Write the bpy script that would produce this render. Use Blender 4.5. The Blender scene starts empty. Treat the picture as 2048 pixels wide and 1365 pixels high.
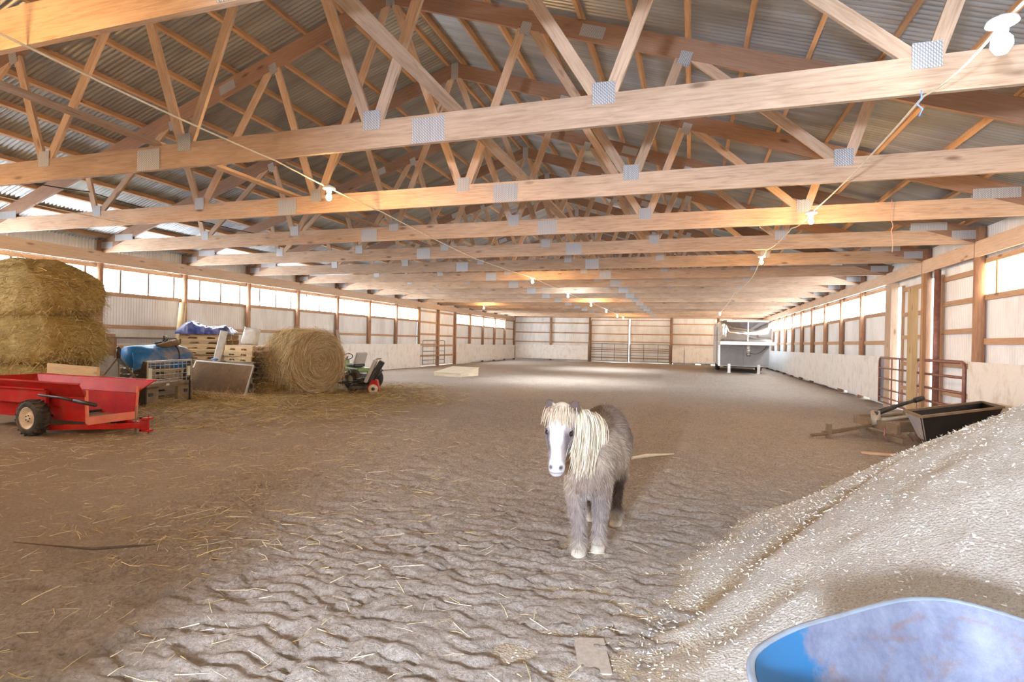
import bpy, bmesh, math, random
import numpy as np
from mathutils import Vector, Matrix
random.seed(7)
RNG = np.random.default_rng(7)
SC = bpy.context.scene
COL = SC.collection
pi = math.pi

# ------------------------------------------------------------------ materials
def new_mat(name):
    m = bpy.data.materials.new(name); m.use_nodes = True
    nt = m.node_tree
    for n in list(nt.nodes): nt.nodes.remove(n)
    out = nt.nodes.new('ShaderNodeOutputMaterial')
    b = nt.nodes.new('ShaderNodeBsdfPrincipled')
    nt.links.new(b.outputs[0], out.inputs[0])
    return m, nt, b, out

class NT:
    def __init__(s, nt): s.nt = nt
    def n(s, t, **kw):
        n = s.nt.nodes.new(t)
        for k, v in kw.items():
            if k.startswith('i_'):
                key = k[2:]
                n.inputs[int(key) if key.isdigit() else key.replace('_', ' ')].default_value = v
            else: setattr(n, k, v)
        return n
    def l(s, a, b): s.nt.links.new(a, b)
    def ramp(s, fac, stops):
        r = s.n('ShaderNodeValToRGB'); e = r.color_ramp.elements
        while len(e) < len(stops): e.new(0.5)
        for k, (p, c) in enumerate(stops):
            e[k].position = p; e[k].color = (c[0], c[1], c[2], 1)
        s.l(fac, r.inputs[0]); return r.outputs[0]
    def noise(s, vec, scale, detail=4, rough=.55, dist=0):
        n = s.n('ShaderNodeTexNoise'); n.inputs['Scale'].default_value = scale
        n.inputs['Detail'].default_value = detail; n.inputs['Roughness'].default_value = rough
        n.inputs['Distortion'].default_value = dist
        if vec is not None: s.l(vec, n.inputs['Vector'])
        return n.outputs['Fac']
    def mapped(s, vec, scale, loc=None):
        m = s.n('ShaderNodeMapping'); m.inputs['Scale'].default_value = scale
        s.l(vec, m.inputs['Vector'])
        if loc is not None: s.l(loc, m.inputs['Location'])
        return m.outputs[0]
    def mix(s, fac, a, b, mode='MIX'):
        m = s.n('ShaderNodeMix', data_type='RGBA', blend_type=mode)
        for sock, v in ((m.inputs[0], fac), (m.inputs[6], a), (m.inputs[7], b)):
            if hasattr(v, 'is_output'): s.l(v, sock)
            elif isinstance(v, (int, float)): sock.default_value = v
            else: sock.default_value = (v[0], v[1], v[2], 1)
        return m.outputs[2]
    def math(s, op, a, b=0.0, clamp=False):
        m = s.n('ShaderNodeMath', operation=op, use_clamp=clamp)
        for k, v in enumerate((a, b)):
            if hasattr(v, 'is_output'): s.l(v, m.inputs[k])
            else: m.inputs[k].default_value = v
        return m.outputs[0]
    def bump(s, h, strength, dist, bsdf):
        b = s.n('ShaderNodeBump'); b.inputs['Strength'].default_value = strength
        b.inputs['Distance'].default_value = dist
        s.l(h, b.inputs['Height']); s.l(b.outputs[0], bsdf.inputs['Normal'])

def coord(N, kind='Object'):
    return N.n('ShaderNodeTexCoord').outputs[kind]

def wood(name, dark, mid, light, rough=.75, knots=True, grain=1.0, rnd=.18):
    m, nt, b, o = new_mat(name); N = NT(nt)
    uv = coord(N, 'UV')
    oi = N.n('ShaderNodeObjectInfo')
    off = N.n('ShaderNodeCombineXYZ'); r10 = N.math('MULTIPLY', oi.outputs['Random'], 37.0)
    N.l(r10, off.inputs[0]); N.l(N.math('MULTIPLY', oi.outputs['Random'], 11.0), off.inputs[1])
    v = N.mapped(uv, (1.1, 16 * grain, 1), off.outputs[0])
    f = N.noise(v, 2.6, 8, .66, .7)
    c = N.ramp(f, [(.28, dark), (.5, mid), (.75, light)])
    big = N.noise(N.mapped(uv, (.5, 1.5, 1), off.outputs[0]), 2.0, 3)
    c = N.mix(.35, c, N.ramp(big, [(.3, dark), (.7, light)]), 'MIX')
    if knots:
        vo = N.n('ShaderNodeTexVoronoi'); vo.inputs['Scale'].default_value = 1.0
        N.l(N.mapped(uv, (1.5, 4.5, 1), off.outputs[0]), vo.inputs['Vector'])
        k = N.ramp(vo.outputs['Distance'], [(.05, (1, 1, 1)), (.16, (0, 0, 0))])
        c = N.mix(N.math('MULTIPLY', k, .75), c, (dark[0] * .45, dark[1] * .38, dark[2] * .35))
    val = N.math('ADD', N.math('MULTIPLY', oi.outputs['Random'], rnd * 2), 1 - rnd)
    hs = N.n('ShaderNodeHueSaturation'); N.l(c, hs.inputs['Color']); N.l(val, hs.inputs['Value'])
    N.l(hs.outputs[0], b.inputs['Base Color'])
    b.inputs['Roughness'].default_value = rough
    N.bump(f, .25, .004, b)
    return m

def plain(name, col, rough=.5, metal=0.0, var=.12, scale=6.0, bump=0.0, dirt=None, dirt_amt=.5, dscale=3.0, stretch=(1, 1, 1)):
    m, nt, b, o = new_mat(name); N = NT(nt)
    oc = coord(N)
    f = N.noise(N.mapped(oc, stretch), scale, 5, .6)
    c = N.ramp(f, [(.3, tuple(max(0, x * (1 - var)) for x in col)), (.7, tuple(min(1, x * (1 + var)) for x in col))])
    if dirt:
        d = N.noise(N.mapped(oc, stretch), dscale, 6, .65, .3)
        c = N.mix(N.math('MULTIPLY', N.ramp(d, [(.45, (0, 0, 0)), (.68, (1, 1, 1))]), dirt_amt), c, dirt)
    N.l(c, b.inputs['Base Color'])
    b.inputs['Roughness'].default_value = rough; b.inputs['Metallic'].default_value = metal
    if metal == 0: b.inputs['Specular IOR Level'].default_value = .25
    if bump: N.bump(f, bump, .01, b)
    return m

def emis(name, col, strength, lines=False, spots=0.0, body=(.8, .8, .8)):
    m, nt, b, o = new_mat(name); N = NT(nt)
    b.inputs['Base Color'].default_value = (*body, 1)
    b.inputs['Roughness'].default_value = .4
    b.inputs['Emission Strength'].default_value = strength
    if lines:
        oc = coord(N)
        sp = N.noise(N.mapped(oc, (1, 1.2, 3)), 5.0, 6, .7)
        sk = N.noise(N.mapped(oc, (1, 26, .6)), 1.0, 3, .6)
        f = N.math('MULTIPLY', sp, sk)
        c = N.ramp(f, [(.06, tuple(x * .32 for x in col)), (.20, col)])
        N.l(c, b.inputs['Emission Color'])
    else:
        b.inputs['Emission Color'].default_value = (*col, 1)
    return m

def attr_mat(name, rough=.7, sheen=0.0, trans=0.0):
    m, nt, b, o = new_mat(name); N = NT(nt)
    a = N.n('ShaderNodeAttribute', attribute_name='Col')
    N.l(a.outputs['Color'], b.inputs['Base Color'])
    b.inputs['Roughness'].default_value = rough
    b.inputs['Specular IOR Level'].default_value = .25
    return m

M = {}
M['spruce'] = wood('spruce', (.27, .165, .10), (.50, .345, .235), (.63, .47, .35))
M['chord'] = wood('top_chord_wood', (.17, .09, .055), (.26, .15, .095), (.34, .21, .145))
M['purlin'] = wood('purlin_wood', (.32, .17, .08), (.50, .29, .15), (.62, .39, .22))
M['post'] = wood('post_wood', (.20, .095, .05), (.36, .195, .115), (.52, .33, .215), rough=.8)
M['header'] = wood('header_wood', (.46, .31, .20), (.64, .47, .34), (.74, .58, .45))
M['girt'] = wood('girt_wood', (.36, .20, .11), (.52, .33, .20), (.62, .43, .28))
M['timber'] = wood('yellow_timber', (.38, .26, .12), (.50, .365, .19), (.60, .46, .27))
M['pallet'] = wood('pallet_wood', (.30, .19, .09), (.55, .37, .19), (.72, .54, .32), rnd=.28)
M['greypallet'] = wood('weathered_pallet', (.16, .12, .09), (.33, .25, .18), (.48, .39, .29), rnd=.25)
M['block'] = wood('painted_plank', (.55, .44, .30), (.70, .60, .45), (.80, .71, .56), knots=False)
def kick_mat():
    m, nt, b, o = new_mat('painted_board'); N = NT(nt)
    uv = coord(N, 'UV'); oi = N.n('ShaderNodeObjectInfo')
    off = N.n('ShaderNodeCombineXYZ'); N.l(N.math('MULTIPLY', oi.outputs['Random'], 23.0), off.inputs[0])
    v = N.mapped(uv, (1, 1, 1), off.outputs[0])
    vo = N.n('ShaderNodeTexVoronoi'); vo.inputs['Scale'].default_value = 16; N.l(N.mapped(uv, (1, 1.6, 1), off.outputs[0]), vo.inputs['Vector'])
    c = N.mix(.16, (.88, .86, .825), vo.outputs['Color'], 'SOFT_LIGHT')
    d = N.noise(N.mapped(uv, (1.6, .8, 1), off.outputs[0]), 2.6, 7, .7, .4)
    c = N.mix(N.math('MULTIPLY', N.ramp(d, [(.5, (0, 0, 0)), (.72, (1, 1, 1))]), .6), c, (.52, .41, .29))
    sc = N.noise(N.mapped(uv, (3, 9, 1), off.outputs[0]), 4, 4, .7)
    c = N.mix(N.math('MULTIPLY', N.ramp(sc, [(.66, (0, 0, 0)), (.72, (1, 1, 1))]), .5), c, (.40, .29, .19))
    N.l(c, b.inputs['Base Color']); b.inputs['Roughness'].default_value = .7
    N.bump(vo.outputs['Distance'], .15, .004, b)
    return m
M['kick'] = kick_mat()
M['metal_wall'] = plain('white_wall_metal', (.88, .885, .885), .45, 0, .04, 1.2, 0, (.50, .44, .38), .35, 1.4, (1, 1, .35))
M['metal_roof'] = plain('galvanized_roof', (.37, .395, .42), .36, .55, .22, 1.6, 0, (.30, .27, .24), .6, 2.2, (.25, 2.5, .25))
def plate_mat():
    m, nt, b, o = new_mat('nail_plate'); N = NT(nt)
    uv = coord(N, 'UV')
    w = N.n('ShaderNodeTexWave', wave_type='BANDS', bands_direction='X'); w.inputs['Scale'].default_value = 18; w.inputs['Distortion'].default_value = .0
    N.l(uv, w.inputs['Vector'])
    w2 = N.n('ShaderNodeTexWave', wave_type='BANDS', bands_direction='DIAGONAL'); w2.inputs['Scale'].default_value = 22
    N.l(uv, w2.inputs['Vector'])
    f = N.math('MULTIPLY', w.outputs['Fac'], w2.outputs['Fac'])
    c = N.ramp(f, [(.0, (.26, .26, .27)), (.35, (.60, .61, .64))])
    N.l(c, b.inputs['Base Color']); b.inputs['Metallic'].default_value = .35; b.inputs['Roughness'].default_value = .45
    N.bump(f, .5, .004, b)
    return m
M['plate'] = plate_mat()
WIN = 27
M['window'] = emis('bright_fibreglass', (.86, .93, 1.0), WIN, True)
M['window_warm'] = emis('warm_fibreglass', (1.0, .84, .62), WIN * .22, True)
M['darkframe'] = plain('window_bar', (.30, .24, .20), .6)
def sand_mat():
    m, nt, b, o = new_mat('arena_sand'); N = NT(nt)
    oc = coord(N)
    big = N.noise(oc, .45, 4, .6)
    fine = N.noise(oc, 42, 6, .75)
    mid = N.noise(oc, 7, 6, .7, .4)
    c = N.ramp(fine, [(.32, (.25, .195, .145)), (.5, (.47, .405, .345)), (.70, (.66, .60, .54))])
    c = N.mix(N.math('MULTIPLY', N.ramp(mid, [(.42, (0, 0, 0)), (.7, (1, 1, 1))]), .4), c, (.31, .225, .155))
    at = N.n('ShaderNodeAttribute', attribute_name='Col')
    c = N.mix(at.outputs['Fac'], c, N.mix(.55, N.ramp(fine, [(.3, (.19, .115, .06)), (.7, (.42, .285, .165))]), (.35, .22, .12)))
    c = N.mix(N.math('MULTIPLY', N.ramp(big, [(.4, (0, 0, 0)), (.65, (1, 1, 1))]), .25), c, (.56, .49, .40))
    N.l(c, b.inputs['Base Color']); b.inputs['Roughness'].default_value = .95
    b.inputs['Specular IOR Level'].default_value = .15
    N.bump(N.math('ADD', N.math('MULTIPLY', fine, 1.5), mid), 1.0, .024, b)
    return m
M['sand'] = sand_mat()
def shav_mat():
    m, nt, b, o = new_mat('wood_shavings'); N = NT(nt)
    oc = coord(N)
    vo = N.n('ShaderNodeTexVoronoi'); vo.inputs['Scale'].default_value = 70; N.l(N.mapped(oc, (1, 1, .8)), vo.inputs['Vector'])
    fine = N.noise(oc, 95, 5, .8)
    c = N.ramp(fine, [(.32, (.50, .41, .31)), (.5, (.76, .70, .61)), (.72, (.87, .83, .77))])
    bwn = N.n('ShaderNodeRGBToBW'); N.l(vo.outputs['Color'], bwn.inputs[0]); c = N.mix(.35, c, bwn.outputs[0], 'SOFT_LIGHT')
    at = N.n('ShaderNodeAttribute', attribute_name='Col')
    c = N.mix(at.outputs['Fac'], c, N.ramp(fine, [(.35, (.36, .25, .13)), (.7, (.62, .49, .31))]))
    N.l(c, b.inputs['Base Color']); b.inputs['Roughness'].default_value = .9
    b.inputs['Specular IOR Level'].default_value = .2
    N.bump(N.math('ADD', vo.outputs['Distance'], fine), 1.0, .018, b)
    return m
M['shavings'] = shav_mat()
def hay_mat(name, a, bb, c3, st=(1, 1, 1)):
    m, nt, b, o = new_mat(name); N = NT(nt)
    oc = coord(N)
    f = N.noise(N.mapped(oc, st), 9, 8, .75, 1.2)
    g = N.noise(oc, 1.6, 4, .6)
    c = N.ramp(f, [(.3, a), (.5, bb), (.72, c3)])
    c = N.mix(N.math('MULTIPLY', N.ramp(g, [(.4, (0, 0, 0)), (.65, (1, 1, 1))]), .45), c, (a[0] * 1.1, a[1] * 1.25, a[2]))
    N.l(c, b.inputs['Base Color']); b.inputs['Roughness'].default_value = .85
    b.inputs['Specular IOR Level'].default_value = .2
    N.bump(f, 1.0, .05, b)
    return m
M['hay'] = hay_mat('hay', (.24, .15, .045), (.50, .36, .13), (.70, .54, .25), (1, 1, 2.2))
M['roundhay'] = hay_mat('weathered_hay', (.34, .22, .10), (.60, .45, .25), (.76, .61, .38), (1.5, 1, 1))
M['straw'] = attr_mat('straw', .7)
M['coat'] = attr_mat('coat', .8)
M['red'] = plain('red_paint', (.44, .010, .008), .6, 0, .2, 3, 0, (.36, .09, .05), .35, 4)
M['salmon'] = plain('faded_red_paint', (.72, .20, .12), .55, 0, .15, 4, 0, (.5, .28, .18), .4, 5)
M['tire'] = plain('black_rubber', (.045, .040, .036), .8, 0, .3, 8, 0, (.16, .12, .08), .6, 5)
M['rim'] = plain('cream_rim', (.72, .62, .50), .5, 0, .12, 7, 0, (.35, .22, .13), .5, 6)
M['blacksteel'] = plain('black_steel', (.035, .033, .035), .5, .3, .3, 6, 0, (.13, .10, .08), .45, 4)
M['rustpipe'] = plain('red_brown_pipe', (.26, .115, .095), .42, .25, .25, 6, 0, (.46, .27, .18), .5, 7)
M['greypipe'] = plain('grey_pipe', (.36, .34, .31), .45, .5, .15, 5)
M['darkpipe'] = plain('dark_grey_pipe', (.16, .165, .19), .45, .5, .15, 5)
M['dustysteel'] = plain('dusty_steel', (.19, .13, .08), .75, .0, .2, 5, 0, (.30, .21, .12), .5, 3)
M['lightsteel'] = plain('light_steel', (.36, .32, .265), .5, .3, .15, 6, 0, (.4, .3, .2), .4, 5)
M['cream'] = plain('cream_paint', (.62, .60, .47), .6)
M['bluetarp'] = plain('blue_tarp', (.03, .17, .42), .5, 0, .18, 5, 0, (.47, .37, .27), .85, 1.9)
M['purpletarp'] = plain('dark_blue_tarp', (.030, .038, .15), .35, 0, .3, 6, 0, (.25, .23, .30), .6, 3.2)
M['aluminium'] = plain('aluminium', (.78, .76, .74), .28, .8, .08, 4, 0, (.55, .45, .35), .3, 5)
M['polished'] = plain('polished_aluminium', (.80, .80, .80), .12, 1.0, .03, 2)
M['greypaint'] = plain('grey_trailer_skin', (.30, .30, .31), .5, .1, .05, 2, 0, (.42, .38, .34), .4, 2)
M['whitepaint'] = plain('white_trailer_skin', (.62, .66, .70), .35, 0, .04, 2)
M['darkglass'] = plain('dark_window', (.08, .085, .09), .12)
M['whitebag'] = plain('white_bag', (.80, .79, .77), .55, 0, .08, 9, .3, (.55, .55, .58), .6, 7)
M['fabric_grey'] = plain('grey_bag', (.50, .485, .47), .6, 0, .06, 6)
M['brownpanel'] = plain('dusty_panel', (.215, .135, .075), .9, 0, .1, 20, 0, (.12, .075, .045), .6, 3)
M['orangeply'] = wood('orange_board', (.55, .29, .07), (.70, .41, .12), (.78, .50, .19), knots=False)
M['cord'] = plain('cord', (.72, .63, .48), .6)
M['darkcord'] = plain('dark_cable', (.05, .045, .04), .6)
M['bluetwine'] = plain('blue_twine', (.14, .25, .72), .6)
M['redtwine'] = plain('pinkish_twine', (.60, .36, .26), .7)
M['porcelain'] = plain('white_lampholder', (.85, .84, .80), .4)
M['bulb_warm'] = emis('lit_warm_bulb', (1.0, .58, .22), 1600)
M['bulb_cool'] = emis('lit_cool_bulb', (.80, .90, 1.0), 1300)
M['bulb_near'] = emis('lit_white_bulb', (.86, .93, 1.0), 500)
M['hoof'] = plain('hoof', (.50, .44, .36), .55, 0, .15, 30, 0, (.36, .29, .22), .5, 12, (1, 1, 5))
M['eye'] = plain('eye', (.018, .012, .012), .08)
M['stickm'] = plain('bare_stick', (.80, .72, .60), .7, 0, .1, 9)
M['rubberbin'] = plain('black_bin', (.010, .010, .011), .6, 0, .3, 4, 0, (.04, .03, .025), .4, 3)
M['binend'] = plain('dusty_bin_end', (.34, .33, .33), .6, 0, .15, 4, 0, (.50, .36, .20), .5, 4)
M['dirtedge'] = plain('dark_dirt', (.12, .085, .06), .95, 0, .3, 8, .8)
M['outside'] = plain('outside_ground', (.62, .60, .55), .9)
def barrow_mat():
    m, nt, b, o = new_mat('worn_blue_paint'); N = NT(nt)
    oc = coord(N)
    n1 = N.noise(oc, 3.2, 7, .7, .5); n2 = N.noise(oc, 9, 8, .8, .3); n3 = N.noise(N.mapped(oc, (1, 1, 2), None), 5.2, 6, .7, 1.0)
    c = N.ramp(n2, [(.3, (.085, .09, .145)), (.55, (.145, .16, .215)), (.75, (.21, .225, .27))])
    sx = N.n('ShaderNodeSeparateXYZ'); N.l(oc, sx.inputs[0])
    gx_ = N.math('MULTIPLY', N.math('SUBTRACT', N.math('MULTIPLY', sx.outputs[0], -1.0), .33), 3.2)       # towards the narrow corner
    c = N.mix(N.math('MULTIPLY', N.ramp(n3, [(.52, (0, 0, 0)), (.68, (1, 1, 1))]), .7), c, (.15, .085, .065))
    bl = N.ramp(N.math('ADD', n1, gx_), [(.70, (0, 0, 0)), (.82, (1, 1, 1))])
    c = N.mix(bl, c, (.010, .105, .24))
    lo = N.math('MULTIPLY', N.math('SUBTRACT', .60, sx.outputs[2]), 9.0, True)
    ru = N.math('MULTIPLY', lo, N.ramp(N.math('ADD', n3, gx_), [(.45, (0, 0, 0)), (.58, (1, 1, 1))]))
    c = N.mix(ru, c, (.055, .025, .018))
    c = N.mix(N.math('MULTIPLY', N.ramp(n2, [(.64, (0, 0, 0)), (.72, (1, 1, 1))]), .5), c, (.33, .34, .38))
    N.l(c, b.inputs['Base Color']); b.inputs['Roughness'].default_value = .42
    N.bump(n2, .12, .004, b)
    return m
M['barrow'] = barrow_mat()
M['barrowrim'] = plain('worn_rim', (.22, .27, .33), .45, .2, .15, 9, 0, (.22, .17, .15), .5, 12)

# ------------------------------------------------------------------ mesh helpers
class MB:
    def __init__(s): s.v = []; s.f = []; s.uv = []
    def add(s, verts, faces, uvs=None):
        o = len(s.v); s.v.extend([tuple(p) for p in verts])
        for k, f in enumerate(faces):
            s.f.append(tuple(o + i for i in f))
            s.uv.append(uvs[k] if uvs else [(s.v[o + i][0] + s.v[o + i][1], s.v[o + i][2]) for i in f])
        return s
    def beam(s, p0, p1, w, h, up=(0, 0, 1)):
        """box from p0 to p1; w across (perpendicular to up), h along up"""
        p0 = Vector(p0); p1 = Vector(p1); d = p1 - p0; L = d.length; d.normalize()
        up = Vector(up); u = (up - d * up.dot(d))
        if u.length < 1e-5: u = Vector((1, 0, 0)) - d * d.x
        u.normalize(); sd = d.cross(u)
        vs = []
        for q in (p0, p1):
            for a, b in ((-1, -1), (1, -1), (1, 1), (-1, 1)):
                vs.append(q + sd * (a * w / 2) + u * (b * h / 2))
        fs = [(0, 3, 2, 1), (4, 5, 6, 7), (0, 1, 5, 4), (1, 2, 6, 5), (2, 3, 7, 6), (3, 0, 4, 7)]
        of = random.random() * 9
        uv = [[(of, 0), (of, h), (of + w, h), (of + w, 0)]] * 2
        for dim, o2 in ((w, .4), (h, .9), (w, 1.7), (h, 2.3)):
            uv.append([(of, o2), (of, o2 + dim), (of + L, o2 + dim), (of + L, o2)])
        return s.add(vs, fs, uv)
    def box(s, x0, x1, y0, y1, z0, z1):
        dx, dy, dz = x1 - x0, y1 - y0, z1 - z0
        if dx >= dy and dx >= dz: return s.beam((x0, (y0 + y1) / 2, (z0 + z1) / 2), (x1, (y0 + y1) / 2, (z0 + z1) / 2), dy, dz)
        if dy >= dz: return s.beam(((x0 + x1) / 2, y0, (z0 + z1) / 2), ((x0 + x1) / 2, y1, (z0 + z1) / 2), dx, dz)
        return s.beam(((x0 + x1) / 2, (y0 + y1) / 2, z0), ((x0 + x1) / 2, (y0 + y1) / 2, z1), dx, dy, (0, 1, 0))
    def tube(s, pts, r, n=8, caps=True):
        pts = [Vector(p) for p in pts]; rings = []
        rr = r if isinstance(r, (list, tuple)) else [r] * len(pts)
        ref = None
        for i, p in enumerate(pts):
            t = (pts[min(i + 1, len(pts) - 1)] - pts[max(i - 1, 0)])
            if t.length < 1e-9: t = Vector((0, 0, 1))
            t.normalize()
            if ref is None:
                ref = Vector((0, 0, 1)) if abs(t.z) < .9 else Vector((1, 0, 0))
            a = ref - t * ref.dot(t); a.normalize(); ref = a
            b = t.cross(a)
            rings.append([p + (a * math.cos(2 * pi * k / n) + b * math.sin(2 * pi * k / n)) * rr[i] for k in range(n)])
        vs = [v for ring in rings for v in ring]; fs = []
        for i in range(len(rings) - 1):
            for k in range(n):
                fs.append((i * n + k, i * n + (k + 1) % n, (i + 1) * n + (k + 1) % n, (i + 1) * n + k))
        if caps:
            fs.append(tuple(reversed(range(n)))); fs.append(tuple((len(rings) - 1) * n + k for k in range(n)))
        return s.add(vs, fs)
    def lathe(s, prof, c, axis=(0, 0, 1), n=24):
        """prof: list of (r, h) along axis from centre c"""
        ax = Vector(axis).normalized(); a = ax.orthogonal().normalized(); b = ax.cross(a); c = Vector(c)
        vs = []; fs = []
        for r, h in prof:
            for k in range(n):
                vs.append(c + ax * h + (a * math.cos(2 * pi * k / n) + b * math.sin(2 * pi * k / n)) * r)
        for i in range(len(prof) - 1):
            for k in range(n):
                fs.append((i * n + k, i * n + (k + 1) % n, (i + 1) * n + (k + 1) % n, (i + 1) * n + k))
        return s.add(vs, fs)
    def ball(s, c, r, n=12, m=8, sc=(1, 1, 1)):
        vs = []; fs = []
        for i in range(m + 1):
            t = pi * i / m
            for k in range(n):
                vs.append((c[0] + r * sc[0] * math.sin(t) * math.cos(2 * pi * k / n), c[1] + r * sc[1] * math.sin(t) * math.sin(2 * pi * k / n), c[2] + r * sc[2] * math.cos(t)))
        for i in range(m):
            for k in range(n):
                fs.append((i * n + k, (i + 1) * n + k, (i + 1) * n + (k + 1) % n, i * n + (k + 1) % n))
        return s.add(vs, fs)
    def loft(s, rings, caps=True):
        n = len(rings[0]); vs = [p for r in rings for p in r]; fs = []
        for i in range(len(rings) - 1):
            for k in range(n):
                fs.append((i * n + k, i * n + (k + 1) % n, (i + 1) * n + (k + 1) % n, (i + 1) * n + k))
        if caps:
            fs.append(tuple(reversed(range(n)))); fs.append(tuple((len(rings) - 1) * n + k for k in range(n)))
        return s.add(vs, fs)
    def quadsheet(s, a, b, c, d, th=.01):
        """thin slab with corners a b c d, thickness th along its normal"""
        a, b, c, d = map(Vector, (a, b, c, d)); nn = (b - a).cross(d - a).normalized() * th
        return s.add([a, b, c, d, a + nn, b + nn, c + nn, d + nn], [(3, 2, 1, 0), (4, 5, 6, 7), (0, 1, 5, 4), (1, 2, 6, 5), (2, 3, 7, 6), (3, 0, 4, 7)])
    def xform(s, mat):
        s.v = [tuple(mat @ Vector(p)) for p in s.v]; return s
    def build(s, name, mat, parent=None, smooth=False, bevel=0.0, label=None):
        me = bpy.data.meshes.new(name)
        me.from_pydata(s.v, [], s.f)
        uvl = me.uv_layers.new(name='UVMap')
        flat = [c for f in s.uv for p in f for c in p]
        uvl.data.foreach_set('uv', flat)
        me.materials.append(mat)
        if smooth: me.polygons.foreach_set('use_smooth', [True] * len(me.polygons))
        me.update()
        o = bpy.data.objects.new(name, me); COL.objects.link(o)
        if parent: o.parent = parent
        if bevel:
            b = o.modifiers.new('bevel', 'BEVEL'); b.width = bevel; b.segments = 2; b.limit_method = 'ANGLE'; b.angle_limit = .7
        if label: o['label'] = label
        return o

def np_mesh(name, v, f, mat, col=None, parent=None, smooth=True):
    v = np.asarray(v, np.float32); f = np.asarray(f, np.int32)
    me = bpy.data.meshes.new(name); k = f.shape[1]
    me.vertices.add(len(v)); me.vertices.foreach_set('co', v.ravel())
    me.loops.add(f.size); me.loops.foreach_set('vertex_index', f.ravel())
    me.polygons.add(len(f)); me.polygons.foreach_set('loop_start', np.arange(0, f.size, k, dtype=np.int32))
    if smooth: me.polygons.foreach_set('use_smooth', np.ones(len(f), bool))
    me.update(calc_edges=True); me.validate()
    if col is not None:
        a = me.color_attributes.new('Col', 'FLOAT_COLOR', 'POINT')
        c = np.ones((len(v), 4), np.float32); c[:, :3] = col
        a.data.foreach_set('color', c.ravel())
    me.materials.append(mat)
    o = bpy.data.objects.new(name, me); COL.objects.link(o)
    if parent: o.parent = parent
    return o

def tag(o, label, cat, group=None):
    o['label'] = label; o['category'] = cat
    if group: o['group'] = group
    return o
def thing(name, label, cat, loc=(0, 0, 0), rotz=0.0, group=None):
    o = bpy.data.objects.new(name, None); COL.objects.link(o); o.empty_display_size = .1
    o.location = loc; o.rotation_euler = (0, 0, rotz)
    return tag(o, label, cat, group)
def struct(o, kind='structure'):
    o['kind'] = kind; return o
def dup(root, loc=None, rotz=None, label=None):
    r = root.copy(); COL.objects.link(r)
    if loc is not None: r.location = loc
    if rotz is not None: r.rotation_euler = (0, 0, rotz)
    if label: r['label'] = label
    for ch in list(root.children):
        c = ch.copy(); COL.objects.link(c); c.parent = r
        for g in list(ch.children):
            d = g.copy(); COL.objects.link(d); d.parent = c
    return r

ORD = ['zeroth', 'first', 'second', 'third', 'fourth', 'fifth', 'sixth', 'seventh', 'eighth', 'ninth', 'tenth', 'eleventh', 'twelfth',
       'thirteenth', 'fourteenth', 'fifteenth', 'sixteenth', 'seventeenth', 'eighteenth', 'nineteenth', 'twentieth']

# ---- vectorised value noise
def vnoise(x, y, seed=0):
    xi = np.floor(x).astype(np.int64); yi = np.floor(y).astype(np.int64)
    fx = x - xi; fy = y - yi
    fx = fx * fx * (3 - 2 * fx); fy = fy * fy * (3 - 2 * fy)
    def h(a, b):
        n = (a * 374761393 + b * 668265263 + seed * 974711) & 0xffffffff
        n = ((n ^ (n >> 13)) * 1274126177) & 0xffffffff
        return ((n ^ (n >> 16)) & 0xffff) / 65535.0
    return (h(xi, yi) * (1 - fx) + h(xi + 1, yi) * fx) * (1 - fy) + (h(xi, yi + 1) * (1 - fx) + h(xi + 1, yi + 1) * fx) * fy
def fbm(x, y, seed=0, o=4):
    s = 0; a = .5; t = 0
    for k in range(o):
        s = s + a * vnoise(x, y, seed + k * 17); t += a; x = x * 2.03; y = y * 2.03; a *= .5
    return s / t

# ---- thin blades (straw, hay, hair): tapered strips
def blades(roots, dirs, length, width, cols, segs=2, droop=0.0, flat=None, tip=.25, bend=None):
    n = len(roots); roots = np.asarray(roots, float); dirs = np.asarray(dirs, float)
    dirs /= np.linalg.norm(dirs, axis=1, keepdims=True) + 1e-9
    rnd = RNG.normal(size=(n, 3)) if flat is None else np.tile(np.array(flat, float), (n, 1))
    side = np.cross(dirs, rnd); side /= np.linalg.norm(side, axis=1, keepdims=True) + 1e-9
    length = np.broadcast_to(length, (n,)); width = np.broadcast_to(width, (n,))
    V = np.zeros((n, (segs + 1) * 2, 3)); 
    for k in range(segs + 1):
        t = k / segs
        p = roots + dirs * (length * t)[:, None]
        p[:, 2] -= droop * length * t * t
        if bend is not None: p = p + bend * (t * t) * length[:, None]
        w = width * (1 - (1 - tip) * t) / 2
        V[:, 2 * k] = p - side * w[:, None]; V[:, 2 * k + 1] = p + side * w[:, None]
    base = (np.arange(n) * (segs + 1) * 2)[:, None, None]
    q = np.array([[2 * k, 2 * k + 1, 2 * k + 3, 2 * k + 2] for k in range(segs)])
    F = (base + q[None]).reshape(-1, 4)
    C = np.repeat(np.asarray(cols, float)[:, None, :], (segs + 1) * 2, axis=1).reshape(-1, 3)
    return V.reshape(-1, 3), F, C

def pick_cols(n, palette, jitter=.12):
    p = np.asarray(palette, float); c = p[RNG.integers(0, len(p), n)]
    return np.clip(c * (1 + RNG.normal(size=(n, 1)) * jitter), 0, 1)

# ------------------------------------------------------------------ layout constants
XL, XR, XM = -13.78, 4.90, -4.44
YF, YB = -0.55, 43.5
def TY(i): return 4.982 + 2.4 * (i - 1)
ZC = 3.46

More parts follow.
